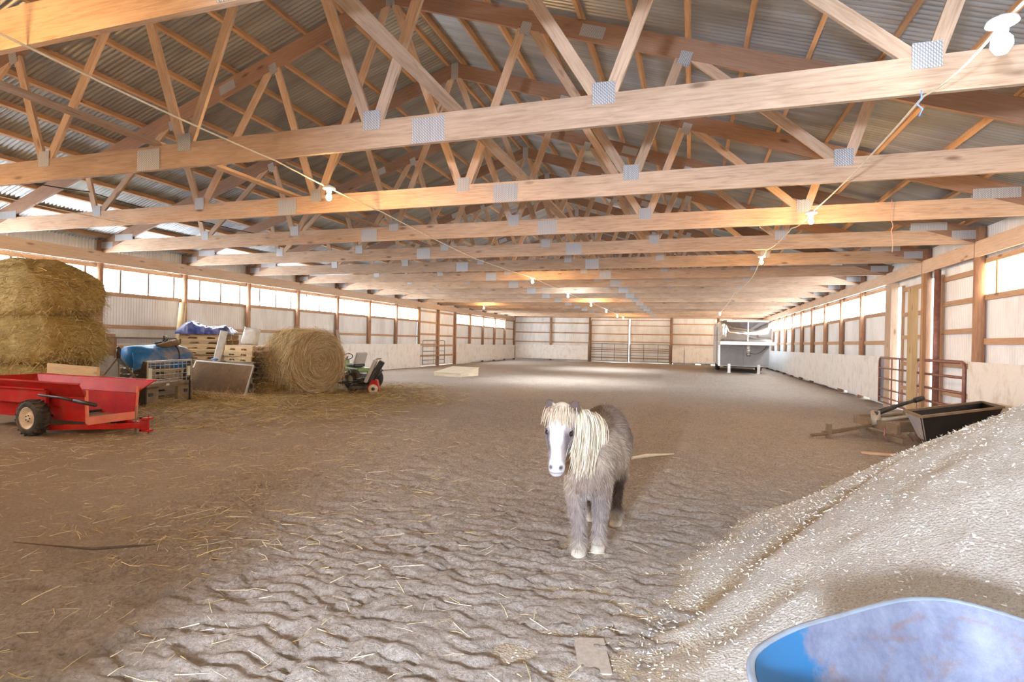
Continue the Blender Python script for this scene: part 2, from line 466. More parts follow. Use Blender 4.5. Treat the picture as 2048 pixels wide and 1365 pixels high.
# ------------------------------------------------------------------ camera
cam = bpy.data.cameras.new('camera'); co = bpy.data.objects.new('camera', cam); COL.objects.link(co)
cam.sensor_width = 36; cam.lens = 36 * 1102.8 / 2048; cam.clip_start = .05; cam.clip_end = 300
yaw, rol = .3131, .0216
r0 = Vector((math.cos(yaw), math.sin(yaw), 0)); fw = Vector((-math.sin(yaw), math.cos(yaw), 0)); u0 = Vector((0, 0, 1))
rr = r0 * math.cos(rol) + u0 * math.sin(rol); uu = u0 * math.cos(rol) - r0 * math.sin(rol)
co.matrix_world = Matrix(((rr.x, uu.x, -fw.x, 0), (rr.y, uu.y, -fw.y, 0), (rr.z, uu.z, -fw.z, 1.5), (0, 0, 0, 1)))
SC.camera = co

# ------------------------------------------------------------------ floor
TRK = np.array([(-1.55, 1.2), (-1.95, 2.0), (-2.5, 3.4), (-3.3, 5.6), (-4.6, 9.9), (-6.0, 16.0)])
def track_uv(x, y):
    xc = np.interp(y, TRK[:, 1], TRK[:, 0])
    return x - xc, y
def floor_h(x, y):
    h = .05 * (fbm(x * .55, y * .55, 3, 3) - .5)
    near = np.exp(-np.maximum(0, y - 3) / 9)
    n = fbm(x * 4.6 + 1.6 * fbm(x * 1.1, y * 1.1, 9, 2), y * 9.5, 5, 3)
    dents = np.clip((.45 - n) * 8, 0, 1)
    left = 1 / (1 + np.exp(-(x + 3.2 + .25 * y) * 2.2))
    h = h - .030 * dents * (.3 + .7 * left) * (.35 + .65 * near)
    h = h + .030 * (fbm(x * 10, y * 15, 8, 4) - .5) * (.45 + .55 * left)
    h = h + .017 * (fbm(x * 19, y * 24, 12, 3) - .5)
    wx = x + .10 * fbm(x * 3, y * 3, 14, 2); wy = y + .10 * fbm(x * 3, y * 3, 15, 2)
    bl = np.abs(2 * vnoise(wx * 5.6, wy * 10, 16) - 1); b2 = np.abs(2 * vnoise(wx * 13 + 3, wy * 19, 18) - 1)
    h = h + (.018 * (bl ** .55 - .6) + .013 * (b2 ** .6 - .6)) * (.38 + .62 * left)
    t, sv = track_uv(x, y)
    w = np.exp(-(t / .15) ** 4) * np.clip((14 - y) / 8, 0, 1)
    h = h * (1 - .65 * w) + w * (-.012 + .011 * np.sin(2 * pi * (sv / .115 + np.abs(t) * 3.2)))
    w2 = np.exp(-((t - 1.15) / .14) ** 4) * np.clip((9 - y) / 5, 0, 1)
    h = h * (1 - .5 * w2) + w2 * (-.010 + .008 * np.sin(2 * pi * (sv / .115 - np.abs(t - 1.15) * 3.2)))
    return h
def grid_axis(stops):
    out = []
    for a, b, s in stops: out.append(np.arange(a, b, s))
    return np.concatenate(out + [[stops[-1][1]]])
gx = grid_axis([(-14.3, -9, .09), (-9, -4, .05), (-4, 1.5, .019), (1.5, 5.4, .08)])
gy = grid_axis([(-3.0, 1.0, .2), (1.0, 4.0, .015), (4.0, 7.0, .028), (7, 14, .06), (14, 26, .14), (26, 44.2, .3)])
GX, GY = np.meshgrid(gx, gy)
GH = floor_h(GX, GY)
dirty = 1 / (1 + np.exp((GX + 4.6 + .12 * (GY - 4) + 1.6 * (fbm(GX * .7, GY * .7, 21, 3) - .5)) * 1.6)) * np.clip((17 - GY) / 6, 0, 1)
dirty = np.clip(dirty * .8 + .25 * (fbm(GX * .3, GY * .3, 33, 2) - .5), 0, 1)
nx, ny = len(gx), len(gy)
idx = np.arange(nx * ny).reshape(ny, nx)
FF = np.stack([idx[:-1, :-1], idx[:-1, 1:], idx[1:, 1:], idx[1:, :-1]], -1).reshape(-1, 4)
fl = np_mesh('floor', np.stack([GX, GY, GH], -1).reshape(-1, 3), FF, M['sand'], col=np.repeat(dirty.reshape(-1, 1), 3, 1))
struct(fl)
tag(fl, 'trampled grey brown sand floor of the riding barn', 'floor')
og = MB().box(-60, 60, -60, 90, -.6, -.25).build('ground', M['outside']); struct(og)
tag(og, 'pale open ground outside the barn', 'ground')

# ------------------------------------------------------------------ walls and roof
def corr_strip(mb, axis, fixed, a0, a1, z0f, z1f, period=.0762, amp=.013, seg=6):
    n = max(2, int(round((a1 - a0) / period * seg)))
    vs = []; fs = []
    for k in range(n + 1):
        a = a0 + (a1 - a0) * k / n
        o = amp * math.sin(2 * pi * a / period)
        z0 = z0f(a) if callable(z0f) else z0f; z1 = z1f(a) if callable(z1f) else z1f
        for z in (z0, z1):
            vs.append((fixed + o, a, z) if axis == 'y' else (a, fixed + o, z))
    for k in range(n): fs.append((2 * k, 2 * k + 2, 2 * k + 3, 2 * k + 1))
    mb.add(vs, fs)
XWL, XWR = XL - .19, XR + .19
WB, WT = 2.52, 3.09
def ragged(lo, hi, seed):
    def f(a):
        v = float(fbm(np.array(a * 1.9), np.array(seed * 3.7), seed, 2)); return hi if v > .60 else lo
    return f
lw = MB()
corr_strip(lw, 'y', XWL, YF, TY(10), -.05, WB); corr_strip(lw, 'y', XWL, TY(12), YB, -.05, WB)
corr_strip(lw, 'y', XWL, YF, YB, WT, 3.80); corr_strip(lw, 'y', XWL, TY(16), YB, WB, WT)
o = struct(lw.build('wall_left', M['metal_wall'], smooth=True)); tag(o, 'white corrugated metal wall behind the hay and pallets', 'wall')
rw = MB()
corr_strip(rw, 'y', XWR, YF, TY(4), -.05, WB); corr_strip(rw, 'y', XWR, TY(6), TY(9), ragged(-.02, .12, 5), WB); corr_strip(rw, 'y', XWR, TY(9), YB, -.02, WB)
corr_strip(rw, 'y', XWR, YF, YB, WT, 3.80); corr_strip(rw, 'y', XWR, TY(16), YB, WB, WT)
o = struct(rw.build('wall_right', M['metal_wall'], smooth=True)); tag(o, 'white corrugated metal wall behind the red pipe gates', 'wall')
def roof_z(x): return 6.955 - .3333 * abs(x - XM)
bw = MB()
BY = YB + .06
corr_strip(bw, 'x', BY, XWL, -7.55, .0, 3.4); corr_strip(bw, 'x', BY, -1.42, XWR, ragged(-.02, .07, 9), 3.4)
corr_strip(bw, 'x', BY, XWL, XWR, 3.4, lambda a: roof_z(a))
o = struct(bw.build('wall_back', M['metal_wall'], smooth=True)); tag(o, 'white corrugated end wall at the far end of the barn', 'wall')
# front wall behind the camera, with the open doorway the daylight comes through
fwm = MB(); FY = YF
DX0, DX1, DZ = -1.40, 4.2, 2.2
corr_strip(fwm, 'x', FY, XWL, DX0, -.05, 3.8); corr_strip(fwm, 'x', FY, DX1, XWR, -.05, 3.8); corr_strip(fwm, 'x', FY, DX0, DX1, DZ, 3.8)
corr_strip(fwm, 'x', FY, XWL, XWR, 3.8, lambda a: roof_z(a))
o = struct(fwm.build('wall_front', M['metal_wall'], smooth=True)); tag(o, 'white corrugated end wall with the open doorway behind the viewer', 'wall')
rf = MB()
per = .0762; seg = 6; n = int((YB + .3 - YF) / per * seg)
for sgn, xe in ((-1, XWL - .5), (1, XWR + .5)):
    vs = []; fs = []
    for k in range(n + 1):
        y = YF - .1 + (YB + .4 - YF) * k / n; oz = .015 * math.sin(2 * pi * y / per)
        vs.append((XM, y, roof_z(XM) + oz)); vs.append((xe, y, roof_z(xe) + oz))
    for k in range(n): fs.append((2 * k, 2 * k + 1, 2 * k + 3, 2 * k + 2))
    rf.add(vs, fs)
o = struct(rf.build('ceiling', M['metal_roof'], smooth=True)); tag(o, 'grey corrugated metal roof sheeting seen from below', 'roof')

# windows: one per bay, with the bars of its panes
wn = 0
def window(side, i, warm=False, bars=3, cols=None):
    global wn
    wn += 1
    y0, y1 = TY(i), TY(i + 1); xw = XWL if side < 0 else XWR
    mb = MB(); corr_strip(mb, 'y', xw, y0, y1, WB, WT)
    w = mb.build('window_%d' % wn, M['window_warm' if warm else 'window'], smooth=True); struct(w)
    wall = 'hay-side wall' if side < 0 else 'red gate wall'
    tag(w, '%s corrugated skylight window on the %s, bay %s from the viewer' % ('amber tinted' if warm else 'glowing white', wall, ORD[i + 1]), 'window')
    fm = MB(); x = xw - side * .03
    for k in range(bars):
        yy = y0 + .09 + (y1 - y0 - .1) * (k + .62) / bars
        fm.box(x - .012, x + .012, yy - .026, yy + .026, WB, WT)
    fm.build('window_bar', M['darkframe'] if not warm else M['girt'], w)
for i in range(0, 10): window(-1, i, warm=(i == 9))
for i in range(12, 16): window(-1, i, warm=(i == 12), bars=2)
for i in (1, 2, 3): window(1, i, warm=True, bars=2)
for i in range(6, 16): window(1, i, bars=2)

# doors
def door_leaf(parent, name, side, y0, y1, rails, z0=.02, z1=3.1):
    x = XWL if side < 0 else XWR
    mb = MB(); corr_strip(mb, 'y', x, y0, y1, z0, z1)
    mb.build(name, M['metal_wall'], parent, smooth=True)
    fr = MB(); xi = x - side * .035
    for z in rails: fr.box(xi - .019, xi + .019, y0, y1, z - .05, z + .05)
    for y in (y0 + .05, y1 - .05): fr.box(xi - .02, xi + .02, y - .05, y + .05, z0, z1)
    fr.build('door_frame', M['girt'], parent)
d1 = struct(thing('door_1', 'tall sliding door behind the grey gate on the hay-side wall', 'door', (0, 0, 0)))
door_leaf(d1, 'door_panel', -1, TY(10) + .02, TY(11) - .02, (2.44, 1.78, 1.2, .58, 3.05))
door_leaf(d1, 'door_panel', -1, TY(11) + .02, TY(12) - .02, (2.36, 1.72, 1.15, .58, 3.05))
d2 = struct(thing('door_2', 'tall sliding door behind the red pipe gates', 'door', (0, 0, 0)))
door_leaf(d2, 'door_panel', 1, TY(5) - .05, TY(6) - .75, (2.36, 1.80, 1.15, .55, 2.98))
door_leaf(d2, 'door_panel', 1, TY(4) + .02, TY(5) - .62, (2.46, 1.88, 1.2, .62, 2.98))
d3 = struct(thing('door_3', 'wide double sliding door in the far end wall with a bright gap', 'door', (0, 0, 0)))
for xa, xb in ((-7.52, -4.57), (-4.46, -1.44)):
    mb = MB(); corr_strip(mb, 'x', BY + .02, xa, xb, .02, 3.46); mb.build('door_panel', M['metal_wall'], d3, smooth=True)
    fr = MB()
    for z in (3.30, 2.88, 2.22, 1.62, .98, .38): fr.box(xa, xb, BY - .055, BY - .017, z - .035, z + .035)
    for x in (xa + .03, xb - .03): fr.box(x - .03, x + .03, BY - .055, BY - .017, .02, 3.36)
    fr.build('door_frame', M['girt'], d3)

# header beams, girts
o = MB().box(XL - .04, XL, YF, YB, 3.20, 3.49).build('header_beam', M['header']); tag(o, 'long pale header beam above the hay-side windows', 'beam')
o = MB().box(XR, XR + .04, YF, YB, 3.205, 3.49).build('header_beam', M['header']); tag(o, 'long pale header beam above the red pipe gates', 'beam')
def girt(x0, x1, y0, y1, z0, z1, label):
    o = MB().box(x0, x1, y0, y1, z0, z1).build('wall_girt', M['girt']); tag(o, label, 'girt', 'wall girts')
for a, b, run in ((YF, TY(10), 'near run'), (TY(12), YB, 'far run')):
    for z0, z1, nm in ((2.42, 2.52, 'window sill'), (1.60, 1.69, 'waist height'), (3.09, 3.18, 'window head')):
        girt(XWL + .015, XWL + .055, a, b, z0, z1, '%s wooden girt along the %s of the hay-side wall' % (nm, run))
for a, b, run in ((YF, TY(4), 'stretch behind the shavings pile'), (TY(6), YB, 'stretch behind the trailer')):
    for z0, z1, nm in ((2.42, 2.52, 'window sill'), (1.62, 1.73, 'waist height'), (3.09, 3.18, 'window head')):
        girt(XWR - .055, XWR - .015, a, b, z0, z1, '%s wooden girt on the red gate wall, %s' % (nm, run))
for a, b, run in ((XWL, -7.6, 'beside the hay-side corner'), (-1.38, XWR, 'beside the horse trailer')):
    for z, nm in ((3.04, 'topmost'), (2.26, 'middle'), (1.5, 'lowest')):
        girt(a, b, BY - .055, BY - .017, z - .045, z + .045, '%s wooden girt across the end wall %s' % (nm, run))

# posts
def post(x, y, w, d, z0, z1, label, mat='post'):
    mb = MB()
    n = 10
    mb.tube([(x, y, z0), (x + .004, y, (z0 + z1) / 2), (x, y, z1)], [w * .54, w * .52, w * .5], 10)
    # unwrap along the length
    o = mb.build('wall_post', M[mat], smooth=True)
    me = o.data; uvl = me.uv_layers[0]
    for lp in me.loops:
        c = me.vertices[lp.vertex_index].co
        uvl.data[lp.index].uv = (c.z + x + y, math.atan2(c.y - y, c.x - x) * .08)
    tag(o, label, 'post', 'wall posts'); return o
for i in range(3, 18):
    if i < 17:
        post(XL - .09, TY(i), .155, .14, -.1, 3.76, 'round reddish wooden post on the hay-side wall, %s counted from the hay stack' % ORD[i - 2])
for i in range(4, 17):
    if i == 6: continue
    post(XR + .09, TY(i), .19 if i < 6 else .155, .14, -.1, 3.76, 'round reddish wooden post on the red gate wall, %s counted from the viewer' % ORD[i - 3 - (i > 6)])
mb = MB(); mb.box(XR + .0, XR + .16, 16.55, 16.98, -.1, 3.2)
o = mb.build('wall_post', M['header']); tag(o, 'wide square boxed post with peeling board between gate and white boards', 'post', 'wall posts')
for x, nm in ((-13.85, 'in the far corner beside the hay-side wall'), (-10.76, 'between hay-side corner and the double door'), (-7.59, 'at the hay side of the double door'),
              (-1.39, 'at the trailer side of the double door'), (1.91, 'just behind the horse trailer'), (5.0, 'in the far corner behind the trailer')):
    post(x, YB - .12, .18, .16, -.1, 3.5, 'dark wooden end wall post %s' % nm)

# kickboards: painted sheets along the foot of the walls
def kick(name_lbl, p0, p1, z0, z1, nrm):
    p0 = Vector(p0); p1 = Vector(p1); nv = Vector(nrm) * .018
    mb = MB(); L = (p1 - p0).length; g = (p1 - p0).normalized() * .003
    a = p0 + g; b = p1 - g
    vs = [(a.x, a.y, z0), (b.x, b.y, z0), (b.x, b.y, z1), (a.x, a.y, z1)]
    vs += [(x + nv.x, y + nv.y, z) for x, y, z in vs]
    fs = [(0, 1, 2, 3), (7, 6, 5, 4), (0, 4, 5, 1), (1, 5, 6, 2), (2, 6, 7, 3), (3, 7, 4, 0)]
    h = z1 - z0
    uv = [[(0, 0), (L, 0), (L, h), (0, h)], [(0, h), (L, h), (L, 0), (0, 0)]] + [[(0, 0), (.02, 0), (.02, .02), (0, .02)]] * 4
    mb.add(vs, fs, uv)
    o = mb.build('kickboard', M['kick']); tag(o, name_lbl, 'board', 'white kickboards')
for i in range(2, 10):
    kick('dirty white painted kickboard on the hay-side wall, %s sheet counted from the hay stack' % ORD[i - 1], (XL, TY(i), 0), (XL, TY(i + 1), 0), -.05, 1.23, (1, 0, 0))
for k, i in enumerate(range(12, 17)):
    zt = 1.26 if k == 0 else 1.20
    kick('white painted kickboard beyond the grey gate, %s sheet past the gate' % ORD[k + 1], (XL, TY(i), 0), (XL, min(TY(i + 1), YB - .2), 0), -.02 if k == 0 else .10, zt, (1, 0, 0))
kick('white kickboard beside the near red gate, above the shavings pile', (XR, 9.8, 0), (XR, 12.28, 0), .08, 1.30, (-1, 0, 0))
kick('white kickboard behind the top of the shavings pile', (XR, 7.3, 0), (XR, 9.8, 0), .08, 1.30, (-1, 0, 0))
for k, i in enumerate(range(6, 17)):
    kick('white kickboard on the red gate wall, %s sheet past the far gate' % ORD[k + 1], (XR, TY(i) + .25 if k == 0 else TY(i), 0), (XR, min(TY(i + 1), YB - .2), 0), .10 + .02 * math.sin(i * 2.1), 1.30 - .008 * k, (-1, 0, 0))
for a, b, nm in ((-13.7, -10.76, 'nearest the hay-side corner'), (-10.76, -7.7, 'beside the double door'), (-1.3, -.45, 'narrow, right of the double door'), (-.40, 2.0, 'partly behind the trailer')):
    kick('stained kickboard on the far end wall, %s' % nm, (a, YB - .22, 0), (b, YB - .22, 0), .13, 1.25, (0, -1, 0))

# ------------------------------------------------------------------ roof trusses
def build_truss():
    t = thing('roof_truss', '', 'roof truss', (XM, TY(0), ZC), 0, 'roof trusses')
    W = 9.48
    MB().beam((-W, 0, .143), (W, 0, .143), .045, .286).build('bottom_chord', M['spruce'], t)
    tz = lambda x: 3.26 - .3333 * abs(x)
    for s in (-1, 1):
        MB().beam((0 if s > 0 else -.0, .0, tz(0)), (s * W, 0, tz(W)), .046, .262).build('top_chord', M['chord'], t)
    bot = [1.26, 3.65, 6.11]; top = [0.0, 2.16, 4.30, 6.45]
    def plate(cx, cz, w, h, ang=0):
        mb = MB(); ca, sa = math.cos(ang), math.sin(ang)
        for sg in (-1, 1):
            y0 = sg * .0245; y1 = sg * .0275
            vs = []
            for y in (y0, y1):
                for a, b in ((-w / 2, -h / 2), (w / 2, -h / 2), (w / 2, h / 2), (-w / 2, h / 2)):
                    vs.append((cx + a * ca - b * sa, y, cz + a * sa + b * ca))
            uq = [(0, 0), (w, 0), (w, h), (0, h)]
            mb.add(vs, [(0, 1, 2, 3), (7, 6, 5, 4), (0, 4, 5, 1), (1, 5, 6, 2), (2, 6, 7, 3), (3, 7, 4, 0)], [uq, uq[::-1]] + [uq] * 4)
        mb.build('nail_plate', M['plate'], t)
    sl = math.atan(.3333)
    for s in (-1, 1):
        for b, tops in ((bot[0], (top[0], top[1])), (bot[1], (top[1], top[2])), (bot[2], (top[2], top[3]))):
            for tp in tops:
                dx = .07 if tp > b else -.07
                MB().beam((s * (b + dx * .6), 0, .24), (s * (tp - (.05 if tp > b else -.05)), 0, tz(tp) - .08), .038, .115, (1, 0, 0)).build('web', M['spruce'], t)
            plate(s * b, .29, .20, .20)
        for tp in top[1:3]: plate(s * tp, tz(tp) - .12, .15, .17, -s * sl)
        plate(s * 3.1, tz(3.1) + .0, .34, .16, -s * sl)
        plate(s * 8.62, .34, .58, .15, 0); plate(s * 9.18, .17, .40, .16)
    plate(0, tz(0) - .02, .15, .30)
    plate(1.91, .13, .36, .25); plate(-1.82, .13, .36, .25)
    return t
T0 = build_truss()
def truss_label(i): return 'wooden roof truss spanning the barn, %s truss counted from the viewer' % ORD[i + 1]
T0['label'] = truss_label(0)
for i in range(1, 18): dup(T0, (XM, TY(i) if i < 17 else 43.38, ZC), None, truss_label(i))

# purlins and lengthwise runner boards
k = 0
for s in (-1, 1):
    for k in range(14):
        x = XM + s * (.16 + .695 * k)
        zc = 6.862 - .3333 * abs(x - XM) + .045
        o = MB().beam((x, YF, zc), (x, YB, zc), .05, .09, (s * .316, 0, .949)).build('roof_purlin', M['purlin'])
        tag(o, 'long roof purlin on the %s slope, %s row down from the ridge' % ('hay-side' if s < 0 else 'red gate side', ORD[k + 1]), 'purlin', 'roof purlins')
for x, nm in ((-6.12, 'on the hay side of the ridge'), (-2.25, 'beside the middle of the barn')):
    o = MB().box(x - .065, x + .065, YF, 41, ZC + .289, ZC + .327).build('runner_board', M['spruce']); tag(o, 'lengthwise brace board lying over the truss chords %s' % nm, 'board')

# ------------------------------------------------------------------ hanging bulbs on cords
def cord(name, pts, r, mat, label, cat='cord'):
    o = MB().tube(pts, r, 6).build(name, M[mat], smooth=True); return tag(o, label, cat)
def sag(p, q, s, n=8):
    p = Vector(p); q = Vector(q); return [tuple(p.lerp(q, k / n) - Vector((0, 0, s * 4 * (k / n) * (1 - k / n)))) for k in range(n + 1)]
def run(pts, s):
    out = []
    for a, b in zip(pts[:-1], pts[1:]): out += sag(a, b, s)[:-1]
    return out + [pts[-1]]
ca = run([(-4.33, YF, 3.5), (-4.36, 2.4, 3.45), (-4.42, 5.0, 3.445), (-4.55, 7.4, 3.44), (-4.9, 12.15, 3.44), (-4.5, 15.75, 3.40), (-4.53, 20.9, 3.40), (-4.54, 26.1, 3.42), (-4.58, 31.4, 3.42), (-4.66, 37, 3.42), (-4.6, 41, 3.44)], .02)
cord('light_cord', ca, .009, 'cord', 'tan electrical cord strung along the middle carrying most bulbs')
cb = run([(1.75, YF, 3.5), (1.73, 4.0, 3.46), (1.66, 4.98, 3.445), (1.6, 8.7, 3.42), (1.5, 9.75, 3.40), (1.42, 12.15, 3.445), (1.40, 12.8, 3.43), (1.62, 17.0, 3.44), (1.5, 22, 3.44), (1.6, 30, 3.44), (1.58, 34, 3.43), (1.6, 40.9, 3.44)], .05)
cord('light_cord', cb, .009, 'cord', 'tan electrical cord strung towards the horse trailer carrying bulbs')
cc = run([(-11.3, 19.4, 3.44), (-11.0, 24.2, 3.44), (-10.9, 28.5, 3.42), (-10.9, 33.8, 3.44)], .03)
cord('light_cord', cc, .008, 'cord', 'short cord with one bulb near the grey gate')
cord('light_cord', run([(-9.9, YF, 3.5), (-9.75, 1.4, 3.44), (-9.55, 4.9, 3.44), (-9.5, 7.3, 3.44)], .02), .008, 'cord', 'cord over the red spreader carrying bulbs near the hay stack')
cord('cable', run([(-10.9, 5.4, 4.03), (-10.75, 7.36, 4.12), (-10.4, 9.76, 4.02), (-10.2, 12.16, 4.10)], .04), .009, 'darkcord', 'thin dark cable sagging under the roof above the hay stack')
def bulb(x, y, z, kind, label, big=1.0):
    t = thing('hanging_bulb', label, 'light bulb', (x, y, z), 0, 'hanging bulbs')
    MB().lathe([(.018, .135), (.030, .125), (.075, .105), (.080, .085), (.034, .075), (.030, .035), (.0, .033)], (0, 0, 0), (0, 0, 1), 20).build('lampholder', M['porcelain'], t, smooth=True)
    r = .036 * big
    MB().lathe([(.0, -.065 * big), (r * .55, -.058 * big), (r, -.03 * big), (r * .95, -.01), (r * .6, .018), (.014, .034)], (0, 0, 0), (0, 0, 1), 14).build('glass_bulb', M[kind], t, smooth=True)
    return t
warm = 'bulb_warm'
for (x, y, z, kd, lb) in [
    (-4.44, 5.98, 3.31, warm, 'bright warm bulb hanging nearest on the middle cord'),
    (-4.50, 15.75, 3.29, warm, 'warm bulb second along the middle cord'),
    (-4.53, 20.9, 3.29, 'bulb_cool', 'white starburst bulb nearer the viewer on the middle cord'),
    (-4.54, 26.12, 3.30, warm, 'warm bulb between the two white bulbs of the middle cord'),
    (-4.58, 31.4, 3.30, 'bulb_cool', 'farther white starburst bulb on the middle cord'),
    (-4.66, 37.0, 3.30, warm, 'warm bulb second last on the middle cord'),
    (-4.61, 39.9, 3.32, warm, 'warm bulb last on the middle cord before the far door'),
    (-4.35, 1.2, 3.31, warm, 'warm bulb on the middle cord almost above the viewer'),
    (-9.65, 3.1, 3.29, warm, 'warm bulb on the hay-side cord above the red spreader'),
    (-9.85, -.1, 3.33, warm, 'warm bulb on the hay-side cord beside the front wall'),
    (-10.9, 28.5, 3.30, warm, 'small warm bulb above the grey gate'),
    (1.70, 3.95, 3.34, 'bulb_near', 'glaring white bulb at the upper corner close to the viewer'),
    (1.58, 8.68, 3.30, warm, 'warm bulb second along the trailer-side cord'),
    (1.40, 12.77, 3.31, warm, 'warm bulb third along the trailer-side cord'),
    (1.58, 33.9, 3.31, warm, 'warm bulb above the horse trailer roof'),
    (1.66, 41.0, 3.20, warm, 'warm bulb farthest along the trailer-side cord')]:
    bulb(x, y, z, kd, lb, 1.5 if kd == 'bulb_near' else 1.0)
cord('twine', [(1.62, 4.90, 3.46), (1.63, 4.93, 3.40), (1.60, 4.93, 3.37), (1.64, 4.93, 3.33), (1.62, 4.94, 3.28)], .006, 'bluetwine', 'scrap of blue twine tied to the second truss chord', 'twine')
cord('twine', [(2.86, 9.72, 3.77), (2.86, 9.73, 3.46), (2.89, 9.74, 3.38), (2.87, 9.75, 3.30), (2.90, 9.76, 3.10), (2.89, 9.76, 2.98)], .006, 'redtwine', 'pinkish twine dangling from the fourth truss chord', 'twine')
# ------------------------------------------------------------------ shavings pile
PP = (3.1983, 4.3436, 1.7062, .7408, .3472, .7479, -.8344)
def pile_h(X, Y):
    Xp, Yp, H, s, rd, ry, th = PP
    a = (X - Xp) * math.cos(th) + (Y - Yp) * math.sin(th); b = -(X - Xp) * math.sin(th) + (Y - Yp) * math.cos(th)
    h = H - s * (np.sqrt(a ** 2 + (b * ry) ** 2 + rd * rd) - rd)
    h = h + .10 * (fbm(X * 1.3, Y * 1.3, 41, 3) - .5) + .04 * (fbm(X * 5, Y * 5, 43, 3) - .5)
    k = 14.0
    h = np.log1p(np.exp(np.clip(k * h, -40, 40))) / k          # soft foot
    apron = .075 * np.clip(1.5 - np.sqrt(((X - 1.1) / 1.25) ** 2 + ((Y - 2.0) / 1.35) ** 2), 0, 1) * (1 if True else 0)
    return h + apron - .035 + .010 * (fbm(X * 22, Y * 22, 45, 2) - .5)
px_ = np.arange(-.9, 4.885, .022); py_ = np.arange(.2, 8.4, .026)
PX, PY = np.meshgrid(px_, py_)
PH = pile_h(PX, PY)
def ridge_line(X, Y, x0, y0, x1, y1, w):
    dx, dy = x1 - x0, y1 - y0; L = math.hypot(dx, dy)
    t = np.clip(((X - x0) * dx + (Y - y0) * dy) / L ** 2, -.05, 1.05)
    d = np.hypot(X - x0 - t * dx, Y - y0 - t * dy) + .10 * (fbm(X * 4, Y * 4, 51, 3) - .5)
    return np.exp(-(d / w) ** 2)
streak = .8 * ridge_line(PX, PY, -.35, 2.85, 1.25, 4.6, .09) + .7 * ridge_line(PX, PY, 1.25, 4.6, 3.0, 4.9, .10) + .5 * ridge_line(PX, PY, -.1, 2.75, 1.6, 4.0, .07)
streak = np.clip(streak * np.clip(fbm(PX * 3, PY * 3, 55, 3) * 3.0 - .6, 0, 1) * 1.3, 0, 1)
PH = PH - .05 * np.clip(streak, 0, 1)
FHp = floor_h(PX, PY)
mask = PH > FHp - .03
PHc = np.maximum(PH, FHp - .06)
iy, ix = PH.shape
idx = np.arange(iy * ix).reshape(iy, ix)
keep = mask[:-1, :-1] | mask[1:, :-1] | mask[:-1, 1:] | mask[1:, 1:]
FFp = np.stack([idx[:-1, :-1], idx[:-1, 1:], idx[1:, 1:], idx[1:, :-1]], -1)[keep]
used = np.unique(FFp); remap = np.zeros(iy * ix, int); remap[used] = np.arange(len(used))
pv = np.stack([PX, PY, PHc], -1).reshape(-1, 3)[used]
edgeb = np.clip(1 - (PH - FHp) / .05, 0, 1) * .8
pc = np.clip(np.maximum(streak, edgeb), 0, 1).reshape(-1)[used]
o = np_mesh('shavings_pile', pv, remap[FFp], M['shavings'], col=np.repeat(pc[:, None], 3, 1))
o['kind'] = 'stuff'
tag(o, 'large heap of pale wood shavings behind the blue wheelbarrow', 'shavings')

# loose curls of shavings on the heap, scattered
n = 26000
sx = RNG.uniform(-.8, 4.2, n); sy = RNG.uniform(.9, 6.5, n); sz = pile_h(sx, sy)
ok = sz > floor_h(sx, sy); sx, sy, sz = sx[ok], sy[ok], sz[ok]; n = len(sx)
dr = RNG.normal(size=(n, 3)) * [1, 1, .35]
v, f, c = blades(np.stack([sx, sy, sz + .003], 1), dr, RNG.uniform(.008, .022, n), RNG.uniform(.003, .007, n), pick_cols(n, [(.84, .79, .71), (.76, .69, .58), (.62, .51, .37), (.88, .85, .80)]), 1, tip=.7)
o = np_mesh('shaving_curls', v, f, M['straw'], c, smooth=False); o['kind'] = 'stuff'; tag(o, 'loose curls lying over the heap of wood shavings', 'shavings')

# ------------------------------------------------------------------ straw and hay litter on the floor
def litter(name, label, n, xr, yr, dens, lr, wr, pal, lift=.006, tilt=.12):
    x = RNG.uniform(*xr, n * 6); y = RNG.uniform(*yr, n * 6)
    p = dens(x, y); ok = RNG.random(n * 6) < p; x, y = x[ok][:n], y[ok][:n]; m = len(x)
    a = RNG.uniform(0, 2 * pi, m)
    d = np.stack([np.cos(a), np.sin(a), RNG.normal(size=m) * tilt], 1)
    z = floor_h(x, y) + lift
    v, f, c = blades(np.stack([x, y, z], 1), d, RNG.uniform(*lr, m), RNG.uniform(*wr, m), pick_cols(m, pal), 2, tip=.5, bend=RNG.normal(size=(m, 3)) * [.18, .18, .02])
    v[:, 2] = np.maximum(v[:, 2], floor_h(v[:, 0], v[:, 1]) + .002)
    o = np_mesh(name, v, f, M['straw'], c, smooth=False); o['kind'] = 'stuff'; tag(o, label, 'straw'); return o
STR = [(.72, .58, .33), (.80, .68, .45), (.62, .47, .22), (.74, .64, .48)]
HAYC = [(.46, .33, .13), (.60, .46, .21), (.38, .26, .10), (.68, .54, .29), (.33, .25, .09)]
litter('loose_straw', 'sparse pale straws scattered over the sand around the pony', 1500, (-4.5, 3.5), (1.2, 9), lambda x, y: .9 * np.clip(fbm(x * 1.6, y * 1.6, 61, 3) * 3 - 1.0, 0.06, 1), (.04, .15), (.0022, .0045), STR)
litter('loose_straw', 'golden straws littering the brown dirt in front of the red spreader', 5200, (-10, -1.6), (1.6, 9.5), lambda x, y: np.clip(fbm(x * .9, y * .9, 63, 3) * 3 - .95, .05, 1) * np.clip((-x - .28 * y - .3) / 2.2, 0, 1), (.05, .20), (.0026, .0055), STR + [(.66, .49, .16)])
litter('hay_litter', 'thick layer of trampled hay around bales and pallets', 17000, (-13.6, -5.2), (6.5, 17), lambda x, y: np.clip(1.25 - np.hypot((x + 10.2) / 4.2, (y - 11) / 5.2) + .5 * (fbm(x * .8, y * .8, 65, 3) - .5), 0, 1), (.10, .34), (.005, .011), HAYC, .01, .22)

